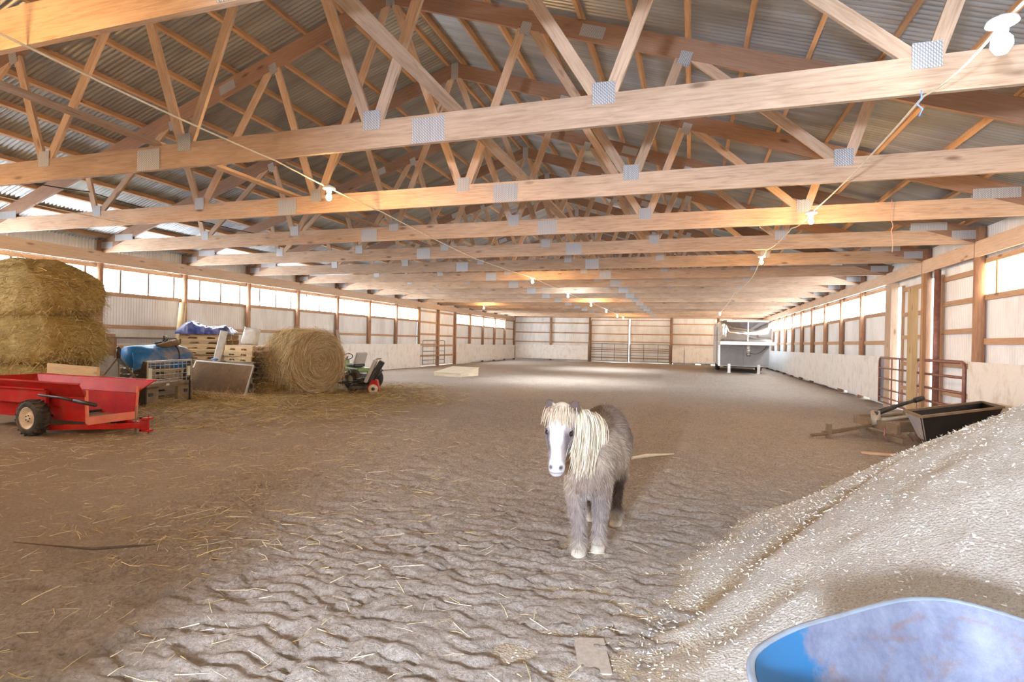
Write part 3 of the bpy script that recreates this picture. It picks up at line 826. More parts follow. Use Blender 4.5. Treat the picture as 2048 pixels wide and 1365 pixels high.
# ------------------------------------------------------------------ hay bales
def rounded_bale(name, c, size, mat, pal, label, group, seed, dome=0.0, nbl=8500, rotz=0.0):
    t = None
    n = 30
    sx, sy, sz = size
    bm = bmesh.new(); bmesh.ops.create_cube(bm, size=2)
    bmesh.ops.subdivide_edges(bm, edges=bm.edges[:], cuts=22, use_grid_fill=True)
    co_ = np.array([v.co[:] for v in bm.verts]); faces = [[v.index for v in f.verts] for f in bm.faces]; bm.free()
    p = 5.0
    rad = (np.abs(co_) ** p).sum(1) ** (1 / p)
    q = co_ / rad[:, None] * np.array([sx / 2, sy / 2, sz / 2])
    if dome:
        k = np.clip(q[:, 2] / (sz / 2), 0, 1)
        r = np.clip(np.abs(q[:, 0] / (sx / 2)), 0, 1); ry = np.clip(np.abs(q[:, 1] / (sy / 2)), 0, 1)
        q[:, 2] -= k * dome * sz * (.75 * r ** 2.6 + .25 * ry ** 2)
    nrm = co_ / np.linalg.norm(co_, axis=1, keepdims=True)
    nn = fbm(q[:, 0] * 3 + seed + q[:, 2] * 1.7, q[:, 1] * 3 + q[:, 2] * 2.3, seed, 4) - .5
    n2 = fbm(q[:, 0] * 11 + seed + q[:, 2] * 9, q[:, 1] * 11 + q[:, 2] * 8, seed + 5, 3) - .5
    q = q + nrm * (nn * .13 + n2 * .07)[:, None]
    f4 = np.array(faces)
    o = np_mesh(name, q, f4, mat); o.location = c; o.rotation_euler = (0, 0, rotz)
    tag(o, label, 'hay', group)
    fa = f4[RNG.integers(0, len(f4), nbl)]
    w = RNG.dirichlet([1, 1, 1, 1], nbl)
    roots = (q[fa] * w[:, :, None]).sum(1)
    nr = (nrm[fa] * w[:, :, None]).sum(1)
    d = nr * RNG.uniform(.05, .45, (nbl, 1)) + RNG.normal(size=(nbl, 3)) * [.7, .7, .35] + [0, 0, -.25]
    v, f, cc_ = blades(roots, d, RNG.uniform(.07, .20, nbl), RNG.uniform(.004, .009, nbl), pick_cols(nbl, list(pal) + [(.17, .115, .04), (.74, .60, .32)], .22), 2, droop=.2, tip=.4)
    np_mesh('loose_stalks', v, f, M['straw'], cc_, parent=o, smooth=False)
    return o
HY = 7.15
rounded_bale('hay_bale', (-12.02, HY, .445), (2.88, 1.1, .93), M['hay'], HAYC, 'bottom bale of the tall hay stack behind the red spreader', 'stacked hay bales', 3)
rounded_bale('hay_bale', (-11.99, HY + .02, 1.33), (2.94, 1.14, .93), M['hay'], HAYC, 'middle bale of the tall hay stack by the wall', 'stacked hay bales', 7)
rounded_bale('hay_bale', (-12.03, HY, 2.28), (2.9, 1.12, 1.12), M['hay'], [(.5, .36, .16), (.62, .48, .24), (.44, .29, .12), (.40, .27, .12)], 'top bale with rounded shaggy crown on the tall hay stack', 'stacked hay bales', 11, dome=.42)

def round_bale():
    t = thing('round_bale', 'big shaggy round hay bale unrolling in front of the pallets', 'hay', (-9.98, 12.50, .80), math.atan2(.27, -.96))
    R, L = .83, 1.30
    nu, nv = 96, 30
    V = []; F = []
    prof = [(0.0, -L / 2), (R * .35, -L / 2), (R * .7, -L / 2), (R * .93, -L / 2 + .01), (R, -L / 2 + .08)] + [(R * (1 + .012 * math.sin(k)), -L / 2 + .08 + (L - .16) * k / 14) for k in range(1, 14)] + [(R, L / 2 - .08), (R * .93, L / 2 - .01), (R * .7, L / 2), (R * .35, L / 2), (0.0, L / 2)]
    for (r, x) in prof:
        for k in range(nu):
            th = 2 * pi * k / nu
            rr_ = r * (1 + .05 * (fbm(np.array(th * 2.5), np.array(x * 4 + 7.0), 71, 3) - .5) + .04 * (fbm(np.array(th * 9), np.array(x * 12 + 3.0), 73, 2) - .5))
            z = rr_ * math.cos(th); z = z if z > -R * .92 else -R * .92
            V.append((x + .04 * (fbm(np.array(r * 9), np.array(th * 3), 75, 3) - .5), rr_ * math.sin(th), z))
    for i in range(len(prof) - 1):
        for k in range(nu): F.append((i * nu + k, i * nu + (k + 1) % nu, (i + 1) * nu + (k + 1) % nu, (i + 1) * nu + k))
    o = np_mesh('bale_roll', np.array(V, float), np.array(F), M['roundhay'], parent=t)
    # wound stalks: curved side and spiral end (end facing -x local)
    m = 9000
    th = RNG.uniform(0, 2 * pi, m); xx = RNG.uniform(-L / 2, L / 2, m)
    roots = np.stack([xx, R * 1.005 * np.sin(th), R * 1.005 * np.cos(th)], 1); roots[:, 2] = np.maximum(roots[:, 2], -.76)
    tang = np.stack([RNG.normal(size=m) * .3, np.cos(th), -np.sin(th)], 1) * np.where(RNG.random(m) < .5, 1, -1)[:, None]
    d = tang + np.stack([0 * th, np.sin(th), np.cos(th)], 1) * RNG.uniform(0, .5, m)[:, None]
    pal = [(.70, .54, .31), (.80, .66, .42), (.56, .40, .20), (.84, .73, .52), (.36, .23, .10)]
    a1 = blades(roots, d, RNG.uniform(.15, .50, m), RNG.uniform(.005, .010, m), pick_cols(m, pal, .22), 2, droop=.25, tip=.4)
    m2 = 8000
    r = R * np.sqrt(RNG.random(m2)); th = RNG.uniform(0, 2 * pi, m2)
    roots = np.stack([-L / 2 - RNG.uniform(.0, .03, m2), r * np.sin(th), r * np.cos(th)], 1); roots[:, 2] = np.maximum(roots[:, 2], -.76)
    d = np.stack([-RNG.uniform(0, .35, m2), np.cos(th), -np.sin(th)], 1)
    a2 = blades(roots, d, RNG.uniform(.08, .26, m2), RNG.uniform(.004, .009, m2), pick_cols(m2, pal, .18), 2, droop=.1, tip=.5, bend=np.stack([0 * th, -np.sin(th), -np.cos(th)], 1) * .3)
    v = np.concatenate([a1[0], a2[0]]); f = np.concatenate([a1[1], a2[1] + len(a1[0])]); c = np.concatenate([a1[2], a2[2]])
    np_mesh('loose_stalks', v, f, M['straw'], c, parent=t, smooth=False)
round_bale()
# tumbled hay at the foot of the round bale
def hay_heap(label, cx, cy, rx, ry, h, n, seed):
    a = RNG.uniform(0, 2 * pi, n); r = np.sqrt(RNG.random(n))
    x = cx + rx * r * np.cos(a); y = cy + ry * r * np.sin(a)
    z = h * (1 - r ** 1.5) * RNG.random(n) + floor_h(x, y) + .01
    d = RNG.normal(size=(n, 3)) * [1, 1, .45]
    v, f, c = blades(np.stack([x, y, z], 1), d, RNG.uniform(.12, .40, n), RNG.uniform(.006, .012, n), pick_cols(n, [(.62, .45, .22), (.50, .34, .15), (.70, .55, .32), (.40, .26, .11)], .2), 2, droop=.3, tip=.4)
    v[:, 2] = np.maximum(v[:, 2], floor_h(v[:, 0], v[:, 1]) + .003)
    o = np_mesh('hay_heap', v, f, M['straw'], c, smooth=False); o['kind'] = 'stuff'; tag(o, label, 'hay')
hay_heap('tumbled hay slumping from the round bale beside the pallets', -10.65, 11.75, .75, .45, .55, 3000, 1)
hay_heap('low drift of loose hay in front of the framed panel', -10.9, 10.35, 1.5, .45, .10, 2600, 2)

# ------------------------------------------------------------------ red manure spreader
def P(mb, name, mat, t, smooth=False, label=None, bevel=0.0):
    mb.xform(Matrix.Translation(-Vector(t.location))); return mb.build(name, M[mat], t, smooth, bevel, label)
def spreader():
    t = thing('manure_spreader', 'small red two-wheeled manure spreader in front of the hay stack', 'spreader', (-9.2, 6.05, 0))
    x0, x1 = -10.75, -8.28; yn, yf = 5.72, 6.42; zb, zr = .19, .755
    def rimline(y, s): return y + s * .17
    mb = MB()   # near side wall: lower upright sheet and flared top
    for y, s in ((yn, -1), (yf, 1)):
        a = (x0, y, zb); b = (x1, y, zb); c = (x1, y + s * .03, zb + .36); d = (x0, y + s * .03, zb + .36)
        mb.quadsheet(a, b, c, d, .012)
        xe = x1 + .22 if s > 0 else x1 + .05
        mb.quadsheet(d, c, (xe, rimline(y, s), zr), (x0, rimline(y, s), zr), .012)
        mb.beam((x0, rimline(y, s), zr), (xe, rimline(y, s), zr), .035, .02)
    P(mb, 'box_side', 'red', t)
    mb = MB(); mb.box(x0, x1, yn, yf, zb, zb + .02); P(mb, 'bed_floor', 'dustysteel', t)
    mb = MB(); mb.quadsheet((x0, yn, zb), (x0, yf, zb), (x0 - .05, yf + .17, zr), (x0 - .05, yn - .17, zr), .012); P(mb, 'headboard', 'red', t)
    mb = MB(); mb.box(x1 - .02, x1 + .02, yn - .01, yf + .01, zb - .04, zb + .075); P(mb, 'end_bar', 'salmon', t)
    for y in (yn - .012, yf + .012):
        mb = MB(); mb.beam((x1, y, zb - .02), (x1 + .01, y + (.03 if y > 6 else -.03), zr - .10), .035, .03, (0, 1, 0)); P(mb, 'end_post', 'salmon', t)
    for y in (5.45, 6.69):
        s = -1 if y < 6 else 1
        mb = MB(); R = .255; w = .085
        mb.lathe([(.15, -w), (.20, -w * 1.05), (.238, -w * .95), (R, -w * .6), (R + .004, 0), (R, w * .6), (.238, w * .95), (.20, w * 1.05), (.15, w)], (-9.0, y, R - .012), (0, 1, 0), 36)
        for k in range(20):
            a = 2 * pi * k / 20
            for sg in (-1, 1):
                a2 = a + (.0 if sg < 0 else pi / 20)
                q0 = Vector((-9.0 + (R + .004) * math.cos(a2), y, R - .012 + (R + .004) * math.sin(a2))); a3 = a2 + .16
                q1 = Vector((-9.0 + (R - .004) * math.cos(a3), y + sg * w * .95, R - .012 + (R - .004) * math.sin(a3)))
                mb.beam(q0, q1, .022, .020, q0 - Vector((-9.0, y, R - .012)))
        wh = P(mb, 'wheel', 'tire', t, True)
        mb = MB(); mb.lathe([(.155, s * w * .9), (.16, s * w * 1.02), (.145, s * w * .98), (.12, s * w * .55), (.07, s * w * .5), (.055, s * w * .75), (.03, s * w * .8), (.0, s * w * .8)], (-9.0, y, R - .012), (0, 1, 0), 28)
        mb.xform(Matrix.Translation(-Vector(t.location))); mb.build('rim', M['rim'], wh, True)
        mb = MB()
        for k in range(5):
            a = 2 * pi * k / 5; mb.ball((-9.0 + .042 * math.cos(a), y + s * w * .85, R - .012 + .042 * math.sin(a)), .010, 8, 5)
        mb.xform(Matrix.Translation(-Vector(t.location))); mb.build('hub_bolts', M['blacksteel'], wh, True)
    mb = MB(); mb.tube([(-9.0, 5.42, .243), (-9.0, 6.72, .243)], .022, 10); P(mb, 'axle', 'blacksteel', t)
    mb = MB(); mb.box(-8.99, -8.92, 5.55, 5.60, .05, .36); mb.box(-8.99, -8.92, 6.5, 6.55, .05, .36)
    mb.beam((-8.96, 5.58, .085), (-7.62, 6.03, .14), .05, .075); mb.beam((-8.96, 6.53, .085), (-7.62, 6.08, .14), .05, .075); P(mb, 'tongue', 'red', t)
    mb = MB(); mb.box(-7.64, -7.50, 6.0, 6.11, .24, .265); mb.box(-7.64, -7.50, 6.0, 6.11, .06, .085); mb.box(-7.64, -7.60, 6.0, 6.11, .06, .265); mb.tube([(-7.53, 6.055, .03), (-7.53, 6.055, .30)], .012, 8); P(mb, 'hitch', 'red', t)
    mb = MB(); mb.tube([(-9.05, 5.545, .56), (-8.60, 5.55, .545), (-8.05, 5.60, .475)], [.017, .02, .022], 10); mb.tube([(-8.35, 5.57, .515), (-7.98, 5.61, .465)], .028, 10); P(mb, 'drive_shaft', 'blacksteel', t, True)
    mb = MB(); mb.box(-10.2, -8.98, 5.60, 5.64, .42, .64); mb.box(-10.2, -8.98, 5.57, 5.645, .63, .65); P(mb, 'chain_guard', 'red', t)
    mb = MB(); mb.tube([(-7.78, 6.05, .10), (-7.78, 6.05, -.02)], .014, 8); mb.tube([(-7.78, 6.05, .10), (-7.78, 6.05, .42)], .010, 8); P(mb, 'jack_stand', 'dustysteel', t)
spreader()
mb = MB(); mb.beam((-10.55, 6.605, .86), (-9.35, 6.605, .83), .045, .17); o = mb.build('plank', M['timber']); tag(o, 'short yellow plank standing on the rim of the red spreader', 'plank')

# ------------------------------------------------------------------ fork frame attachment
def fork_frame():
    d = Vector((-10.85 + 10.47, 9.73 - 8.33, 0)); a = math.atan2(d.y, d.x)
    t = thing('pallet_fork_frame', 'dusty steel loader fork frame with mesh guard beside the spreader', 'loader attachment', (-10.47, 8.33, 0), a)
    w = 1.44   # local x along the frame, +y towards the wall (away from camera), camera looks at -y side
    mb = MB()
    mb.box(.04, .40, .0, .07, 0.02, .40); mb.box(w - .42, w - .04, .0, .07, .02, .40); mb.box(.04, w - .04, .0, .08, .34, .46); mb.box(.3, w - .3, .01, .05, .01, .07); mb.box(.1, w - .1, .06, .2, .44, .47)
    mb.build('frame', M['dustysteel'], t, bevel=.006)
    mb = MB(); mb.box(.03, .42, -.03, .0, .02, .0501); mb.xform(Matrix.Identity(4))
    for x in (.10, w - .22): mb = MB(); mb.box(x, x + .12, -.012, 0, .20, .27); mb.build('lock_slot', M['blacksteel'], t)
    for x, nm in ((.0, 'side_plate'), (w - .03, 'side_plate')):
        mb = MB(); mb.add([(x, -.02, .0), (x + .03, -.02, .0), (x + .03, .32, 0), (x, .32, 0), (x, -.02, .92), (x + .03, -.02, .92), (x + .03, .06, .92), (x, .06, .92)], [(3, 2, 1, 0), (4, 5, 6, 7), (0, 1, 5, 4), (1, 2, 6, 5), (2, 3, 7, 6), (3, 0, 4, 7)])
        mb.build(nm, M['blacksteel'], t)
    mb = MB(); mb.box(.0, w, -.03, .03, .89, .93); mb.box(-.0, .03, -.035, -.02, .45, .92); mb.box(w - .03, w, -.035, -.02, .45, .92); mb.build('guard_rail', M['lightsteel'], t)
    mb = MB()
    for k in range(9): x = .14 + (w - .28) * k / 8; mb.tube([(x, .0, .46), (x, .0, .89)], .007, 6)
    for k in range(4): z = .53 + .10 * k; mb.tube([(.04, .0, z), (w - .04, .0, z)], .007, 6)
    mb.build('mesh_guard', M['lightsteel'], t)
    for x in (.05, w - .15):
        mb = MB(); mb.box(x, x + .10, -.03, -.022, .56, .78); mb.build('reflector', M['cream'], t)
    mb = MB(); mb.box(.62, .72, -.012, 0, .39, .43); mb.build('maker_plate', M['cream'], t)
    mb = MB(); mb.box(.05, .15, .05, .12, .0, .4); mb.beam((.10, .06, .02), (-.15, -.05, .05), .10, .03); mb.box(w - .3, w - .2, .07, .12, .05, .36); mb.build('fork_tine', M['blacksteel'], t)
fork_frame()

# blue rolled tarp on a low stack of old pallets behind the fork frame
def pallet(name_mat):
    t = thing('pallet', '', 'pallet', (0, 0, 0), 0, 'stacked pallets')
    L, Wd, H = 1.14, 1.0, .135
    mb = MB()
    for k in range(7):
        y = -Wd / 2 + .045 + (Wd - .09) * k / 6
        mb.box(-L / 2 + random.uniform(-.015, .015), L / 2, y - .043, y + .043, H - .018, H)
    mb.build('deck_board', M[name_mat], t)
    mb = MB()
    for y in (-Wd / 2 + .045, 0, Wd / 2 - .045): mb.box(-L / 2, L / 2, y - .045, y + .045, 0, .016)
    mb.build('bottom_board', M[name_mat], t)
    for y in (-Wd / 2 + .02, 0, Wd / 2 - .02):
        mb = MB(); h0, h1 = .016, H - .018; y0, y1 = y - .019, y + .019
        xs = [-L / 2, -.36, -.33, -.14, -.11, .11, .14, .33, .36, L / 2]; bt = [h0, h0, h0 + .045, h0 + .045, h0, h0, h0 + .045, h0 + .045, h0, h0]
        n = len(xs); vs = [(x, y0, b) for x, b in zip(xs, bt)] + [(x, y0, h1) for x in xs] + [(x, y1, b) for x, b in zip(xs, bt)] + [(x, y1, h1) for x in xs]
        fs = []
        for k in range(n - 1):
            fs += [(k, k + 1, n + k + 1, n + k), (2 * n + k + 1, 2 * n + k, 3 * n + k, 3 * n + k + 1), (n + k, n + k + 1, 3 * n + k + 1, 3 * n + k), (k + 1, k, 2 * n + k, 2 * n + k + 1)]
        fs += [(0, n, 3 * n, 2 * n), (n - 1, 2 * n + n - 1, 4 * n - 1, 2 * n - 1)]
        uv = [[(vs[i][0] + y * 3, vs[i][2] + vs[i][1]) for i in f] for f in fs]
        mb.add(vs, fs, uv); mb.build('stringer', M[name_mat], t)
    return t
pal_a = pallet('pallet'); pal_b = pallet('greypallet')
def stack(proto_seq, x, y, rz, n, lbl, z0=0.0):
    for k in range(n):
        src, first = proto_seq(k)
        z = z0 + .1365 * k
        pos = (x + random.uniform(-.03, .03), y + random.uniform(-.03, .03), z); r = rz + random.uniform(-.03, .03)
        where = 'lowest' if k == 0 else 'topmost' if k == n - 1 else ORD[k + 1] + ' from below'
        l = '%s pallet of the %s' % (where, lbl)
        if first: src.location = pos; src.rotation_euler = (0, 0, r); src['label'] = l
        else: dup(src, pos, r, l)
used_first = {'a': False, 'b': False}
def seq(fn):
    def g(k):
        key = fn(k); src = pal_a if key == 'a' else pal_b
        f = not used_first[key]; used_first[key] = True
        return src, f
    return g
stack(seq(lambda k: 'a' if k >= 4 else 'b'), -12.75, 12.05, .42, 11, 'tall stack under the dark blue tarp')
stack(seq(lambda k: 'a' if k >= 6 else 'b'), -10.98, 11.85, .42 - pi * 0 - .62, 9, 'stack beside the round bale')
stack(seq(lambda k: 'b'), -12.15, 9.95, 1.45, 5, 'low stack under the light blue tarp roll')

def tarp_roll():
    t = thing('tarp_roll', 'rolled bright blue tarp strapped with webbing behind the fork frame', 'tarp', (-12.0, 9.78, .96), math.atan2(1.4, .09))
    rings = []; n = 28; L = 1.42
    for i in range(15):
        x = -L / 2 + L * i / 14; ring = []
        e = 1.0 - .16 * (abs(i - 7) / 7) ** 6
        for k in range(n):
            a = 2 * pi * k / n
            r = .265 * e * (1 + .06 * math.sin(3 * a + x * 5) + .035 * math.sin(7 * a - x * 9) + (.05 * math.sin(11 * a) if i in (0, 14) else 0))
            ring.append((x + .015 * math.sin(5 * a), r * 1.12 * math.sin(a), max(r * math.cos(a), -.265)))
        rings.append(ring)
    MB().loft(rings).build('tarp_body', M['bluetarp'], t, True)
    fl_ = []
    for i in range(15):
        x = -L / 2 - .02 + (L + .04) * i / 14
        fl_.append([(x, -.30 - .02 * math.sin(x * 9), .10), (x, -.33 - .03 * math.sin(x * 7 + 1), -.12), (x, -.31 - .03 * math.sin(x * 6), -.28 - .04 * math.sin(x * 5)), (x, -.295 - .03 * math.sin(x * 6), -.28 - .04 * math.sin(x * 5)), (x, -.31 - .03 * math.sin(x * 7 + 1), -.12), (x, -.285, .10)])
    MB().loft(fl_).build('tarp_flap', M['bluetarp'], t, True)
    ring = [(.38, .315 * math.sin(2 * pi * k / 24), .30 * math.cos(2 * pi * k / 24) - .005) for k in range(25)]
    MB().tube(ring, .016, 6).build('strap', M['blacksteel'], t, True)
    mb = MB(); rg = [(.20 + .07 * math.sin(k * .7), .10 * math.sin(2 * pi * k / 12), .38 + .09 * math.cos(2 * pi * k / 12)) for k in range(13)]; mb.tube(rg, .018, 6); mb.tube([(-.02, -.02, .30), (.12, .0, .33), (.24, .02, .30)], .03, 8); mb.build('ratchet_coil', M['blacksteel'], t, True)
    mb = MB(); mb.tube([(-.10, -.16, .26), (.1, -.2, .27), (.45, -.05, .31), (.6, .1, .29)], [.02, .07, .10, .03], 10); mb.build('dirty_wrap', M['brownpanel'], t, True)
tarp_roll()

def tripod():
    t = thing('tripod_stand', 'thin dark tripod roller stand between hay stack and blue tarp', 'stand', (-11.25, 8.35, 0))
    for k, (dx, dy) in enumerate(((-.62, -.30), (.45, .5), (.12, -.08))):
        mb = MB()
        if k < 2: mb.tube([(0, 0, 1.0), (dx, dy, .0)], [.016, .018], 8)
        else: mb.tube([(0, 0, 1.0), (0.02, 0, .42), (-.10, -.06, .30)], [.014, .013, .014], 8)
        mb.build('leg', M['dustysteel'], t, True)
    MB().tube([(-.33, -.16, .46), (.02, .0, .44), (.24, .27, .46)], .006, 6).build('brace', M['dustysteel'], t)
    mb = MB(); mb.tube([(0, 0, .97), (0, 0, 1.16)], [.035, .045], 10); mb.ball((0, 0, 1.17), .045, 10, 6); mb.build('head', M['blacksteel'], t, True)
tripod()
mb = MB(); mb.box(XL + .0, XL + .035, 10.12, 11.0, .95, 1.17)
o = mb.build('board', M['orangeply']); tag(o, 'orange board fixed low on the wall between hay stack and blue tarp', 'board')
mb = MB(); mb.box(XL + .0, XL + .05, 9.90, 10.10, .92, 1.46); mb.box(XL + .05, XL + .085, 10.08, 10.115, .86, 1.40)
o = mb.build('board', M['girt']); tag(o, 'short upright brown board on the wall at the edge of the hay stack', 'board')
mb = MB(); mb.beam((-13.55, 9.3, 1.38), (-13.45, 11.5, 1.36), .2, .045); mb.beam((-13.5, 9.5, 0), (-13.55, 9.5, 1.36), .05, .09, (1, 0, 0)); mb.beam((-13.45, 11.3, 0), (-13.5, 11.3, 1.34), .05, .09, (1, 0, 0))
o = mb.build('plank_shelf', M['greypallet']); tag(o, 'long grey plank shelf along the wall behind the blue tarp roll', 'shelf')
mb = MB(); mb.tube([(-13.40, 11.5, .0), (-13.55, 11.85, 2.36)], [.11, .085], 12)
o = mb.build('log', M['timber'], smooth=True); tag(o, 'pale round log leaning against the wall post behind the tarps', 'log')

# dark blue tarp on the tall pallet stack
def tarp_heap():
    V = []; F = []; nu, nv = 60, 34
    for j in range(nv + 1):
        for i in range(nu + 1):
            u = i / nu * 2 - 1; v = j / nv * 2 - 1
            e = (1 - abs(u) ** 3.2) * (1 - abs(v) ** 3.2)
            nz = fbm(np.array(u * 2.2 + 9), np.array(v * 2.2), 81, 4) - .5; n2 = fbm(np.array(u * 7 + 3), np.array(v * 6), 83, 3) - .5
            h = .33 * e ** .24 * (.66 - .06 * u + .42 * math.exp(-((u + .55) / .26) ** 2) + .16 * math.exp(-((u - .8) / .16) ** 2)) + (nz * .15 + n2 * .10) * e ** .4
            V.append((u * .66 + .02 * nz, v * .46 + .03 * n2, max(h, .004)))
    n0 = len(V); V += [(x, y, .0) for x, y, z in V]
    for j in range(nv):
        for i in range(nu):
            a = j * (nu + 1) + i; F.append((a, a + 1, a + nu + 2, a + nu + 1)); F.append((n0 + a + nu + 1, n0 + a + nu + 2, n0 + a + 1, n0 + a))
    per_ = [i for i in range(nu)] + [j * (nu + 1) + nu for j in range(nv)] + [nv * (nu + 1) + nu - i for i in range(nu)] + [(nv - j) * (nu + 1) for j in range(nv)]
    for k in range(len(per_)):
        a, b = per_[k], per_[(k + 1) % len(per_)]; F.append((b, a, n0 + a, n0 + b))
    o = np_mesh('folded_tarp', np.array(V), np.array(F), M['purpletarp'])
    o.location = (-12.75, 11.95, 1.50); o.rotation_euler = (0, 0, .44)
    tag(o, 'crumpled dark blue tarp folded on top of the tall pallet stack', 'tarp')
tarp_heap()
mb = MB(); mb.box(-.07, .24, -.05, .05, 0, .05); o = mb.build('wood_offcut', M['timber']); o.location = (-12.05, 12.3, 1.505); o.rotation_euler = (0, 0, .3); tag(o, 'wood offcut poking out beside the dark blue tarp', 'wood')
# leaning strip of white metal
mb = MB(); n = 7
for k in range(n):
    mb.add([], [])
prof = [(-.09, 0), (-.09, .03), (-.05, .03), (-.04, 0), (.04, 0), (.05, .03), (.09, .03), (.09, 0), (.07, -.012), (-.07, -.012)]
ringA = [Vector((x, y, 0)) for x, y in prof]
A, B = Vector((-11.69, 11.06, .12)), Vector((-11.78, 11.57, 1.60)); dz = (B - A).normalized(); sx_ = Vector((.72, .69, 0)); sx_ = (sx_ - dz * sx_.dot(dz)).normalized(); sy_ = dz.cross(sx_)
mb.loft([[A + sx_ * p[0] + sy_ * p[1] for p in prof], [B + sx_ * p[0] + sy_ * p[1] for p in prof]])
o = mb.build('metal_trim_strip', M['whitebag']); tag(o, 'strip of folded white metal trim leaning on the pallets', 'trim strip')
# white feed sack
mb = MB(); rings = []
for i in range(9):
    z = .46 * i / 8; w = .22 * (1 - .05 * i / 8); dpt = .10 * (1 - (i / 8) ** 2) + .012
    rings.append([(w * math.copysign(abs(math.cos(2 * pi * k / 20)) ** .6, math.cos(2 * pi * k / 20)), dpt * math.copysign(abs(math.sin(2 * pi * k / 20)) ** .8, math.sin(2 * pi * k / 20)) + .015 * math.sin(k * 1.9 + i), z + .02 * math.sin(k * 1.3)) for k in range(20)])
mb.loft(rings); o = mb.build('feed_sack', M['whitebag'], smooth=True); o.location = (-11.45, 12.1, 1.24); o.rotation_euler = (-.1, .16, .5); tag(o, 'white printed feed sack slumped on the pallets by the round bale', 'sack')
# blue crumpled scrap between the stacks
o = MB().ball((0, 0, 0), .075, 14, 8, (1.5, .8, .55)).build('tarp_scrap', M['bluetarp'], smooth=True); o.location = (-11.80, 11.30, .85); tag(o, 'scrap of blue tarp between the two pallet stacks', 'tarp')
mb = MB(); mb.box(-12.0, -11.62, 11.24, 11.46, 0, .81); o = mb.build('wood_crate', M['greypallet']); tag(o, 'old wooden crate under the blue tarp scrap', 'crate')

# framed panel leaning on the pallets
def panel():
    tl, bl, br, tr = Vector((-12.10, 11.02, .81)), Vector((-12.02, 10.62, .10)), Vector((-10.35, 10.84, .015)), Vector((-10.47, 11.24, .73))
    t = thing('framed_panel', 'brown panel in a pale metal frame leaning on pallets', 'panel', (-11.2, 10.8, 0))
    mb = MB(); mb.quadsheet(bl, br, tr, tl, .02); P(mb, 'sheet', 'brownpanel', t)
    nn = (br - bl).cross(tl - bl).normalized()
    mb = MB()
    for a, b in ((bl, br), (br, tr), (tr, tl), (tl, bl)): mb.beam(a, b, .035, .045, nn)
    P(mb, 'frame', 'lightsteel', t)
panel()
mb = MB(); mb.beam((-10.0, 11.72, .035), (-9.35, 12.2, .05), .16, .045); o = mb.build('plank', M['greypallet']); tag(o, 'weathered plank on the ground in front of the round bale', 'plank')
for x, y, z, w, lb in ((-13.35, 16.3, 1.72, .14, 'short board leaning on the wall behind the round bale'), (-13.5, 19.1, 1.80, .17, 'grey board leaning on a post to the right of the round bale')):
    mb = MB(); mb.beam((x + .2, y, 0), (x - .18, y + .05, z), w, .04, (1, 0, 0)); o = mb.build('board', M['greypallet']); tag(o, lb, 'board')

# ------------------------------------------------------------------ riding mower behind the bale and walk mower with grass bag
def riding_mower():
    t = thing('riding_mower', 'riding mower mostly hidden behind the round bale, black tyre showing', 'mower', (-9.16, 14.16, 0), math.radians(-15))
    for y in (-.42, .42):
        mb = MB(); R = .30
        mb.lathe([(.13, -.11), (.24, -.12), (R - .02, -.09), (R, -.04), (R, .04), (R - .02, .09), (.24, .12), (.13, .11)], (0, y, R - .01), (0, 1, 0), 30)
        w_ = mb.build('wheel', M['tire'], t, True)
        MB().lathe([(.0, -.06), (.12, -.07), (.14, -.05), (.14, .05), (.12, .07), (0, .06)], (0, y, R - .01), (0, 1, 0), 20).build('rim', M['cream'], w_, True)
    MB().tube([(0, -.42, .29), (0, .42, .29)], .03, 8).build('axle', M['blacksteel'], t)
    mb = MB(); mb.beam((-.60, 0, .58), (.08, 0, .54), .62, .12); mb.build('fender', plain('green_fender', (.20, .30, .12), .4), t, bevel=.03)
    mb = MB(); mb.beam((-.52, 0, .68), (-.18, 0, .68), .42, .10); mb.build('seat', M['blacksteel'], t, bevel=.03)
    mb = MB(); mb.beam((-.24, 0, .70), (-.10, 0, 1.06), .42, .08, (1, 0, 0)); mb.build('seat_back', M['fabric_grey'], t, bevel=.03)
    mb = MB(); mb.beam((-1.4, 0, .36), (.1, 0, .36), .4, .14); mb.build('chassis', M['blacksteel'], t)
    for y in (-.34, .34):
        MB().lathe([(.06, -.07), (.15, -.08), (.18, -.03), (.18, .03), (.15, .08), (.06, .07)], (-1.3, y, .175), (0, 1, 0), 20).build('front_wheel', M['tire'], t, True)
    mb = MB(); mb.beam((-1.5, 0, .62), (-.85, 0, .66), .44, .36); mb.build('hood', plain('green_hood', (.16, .30, .11), .4), t, bevel=.05)
    mb = MB(); mb.tube([(-.85, 0, .78), (-.72, 0, .92)], .02, 8); mb.tube([(-.70 + .0 * k, .17 * math.cos(2 * pi * k / 14), .93 + .17 * math.sin(2 * pi * k / 14) * .5) for k in range(15)], .014, 6); mb.build('steering_wheel', M['blacksteel'], t)
riding_mower()
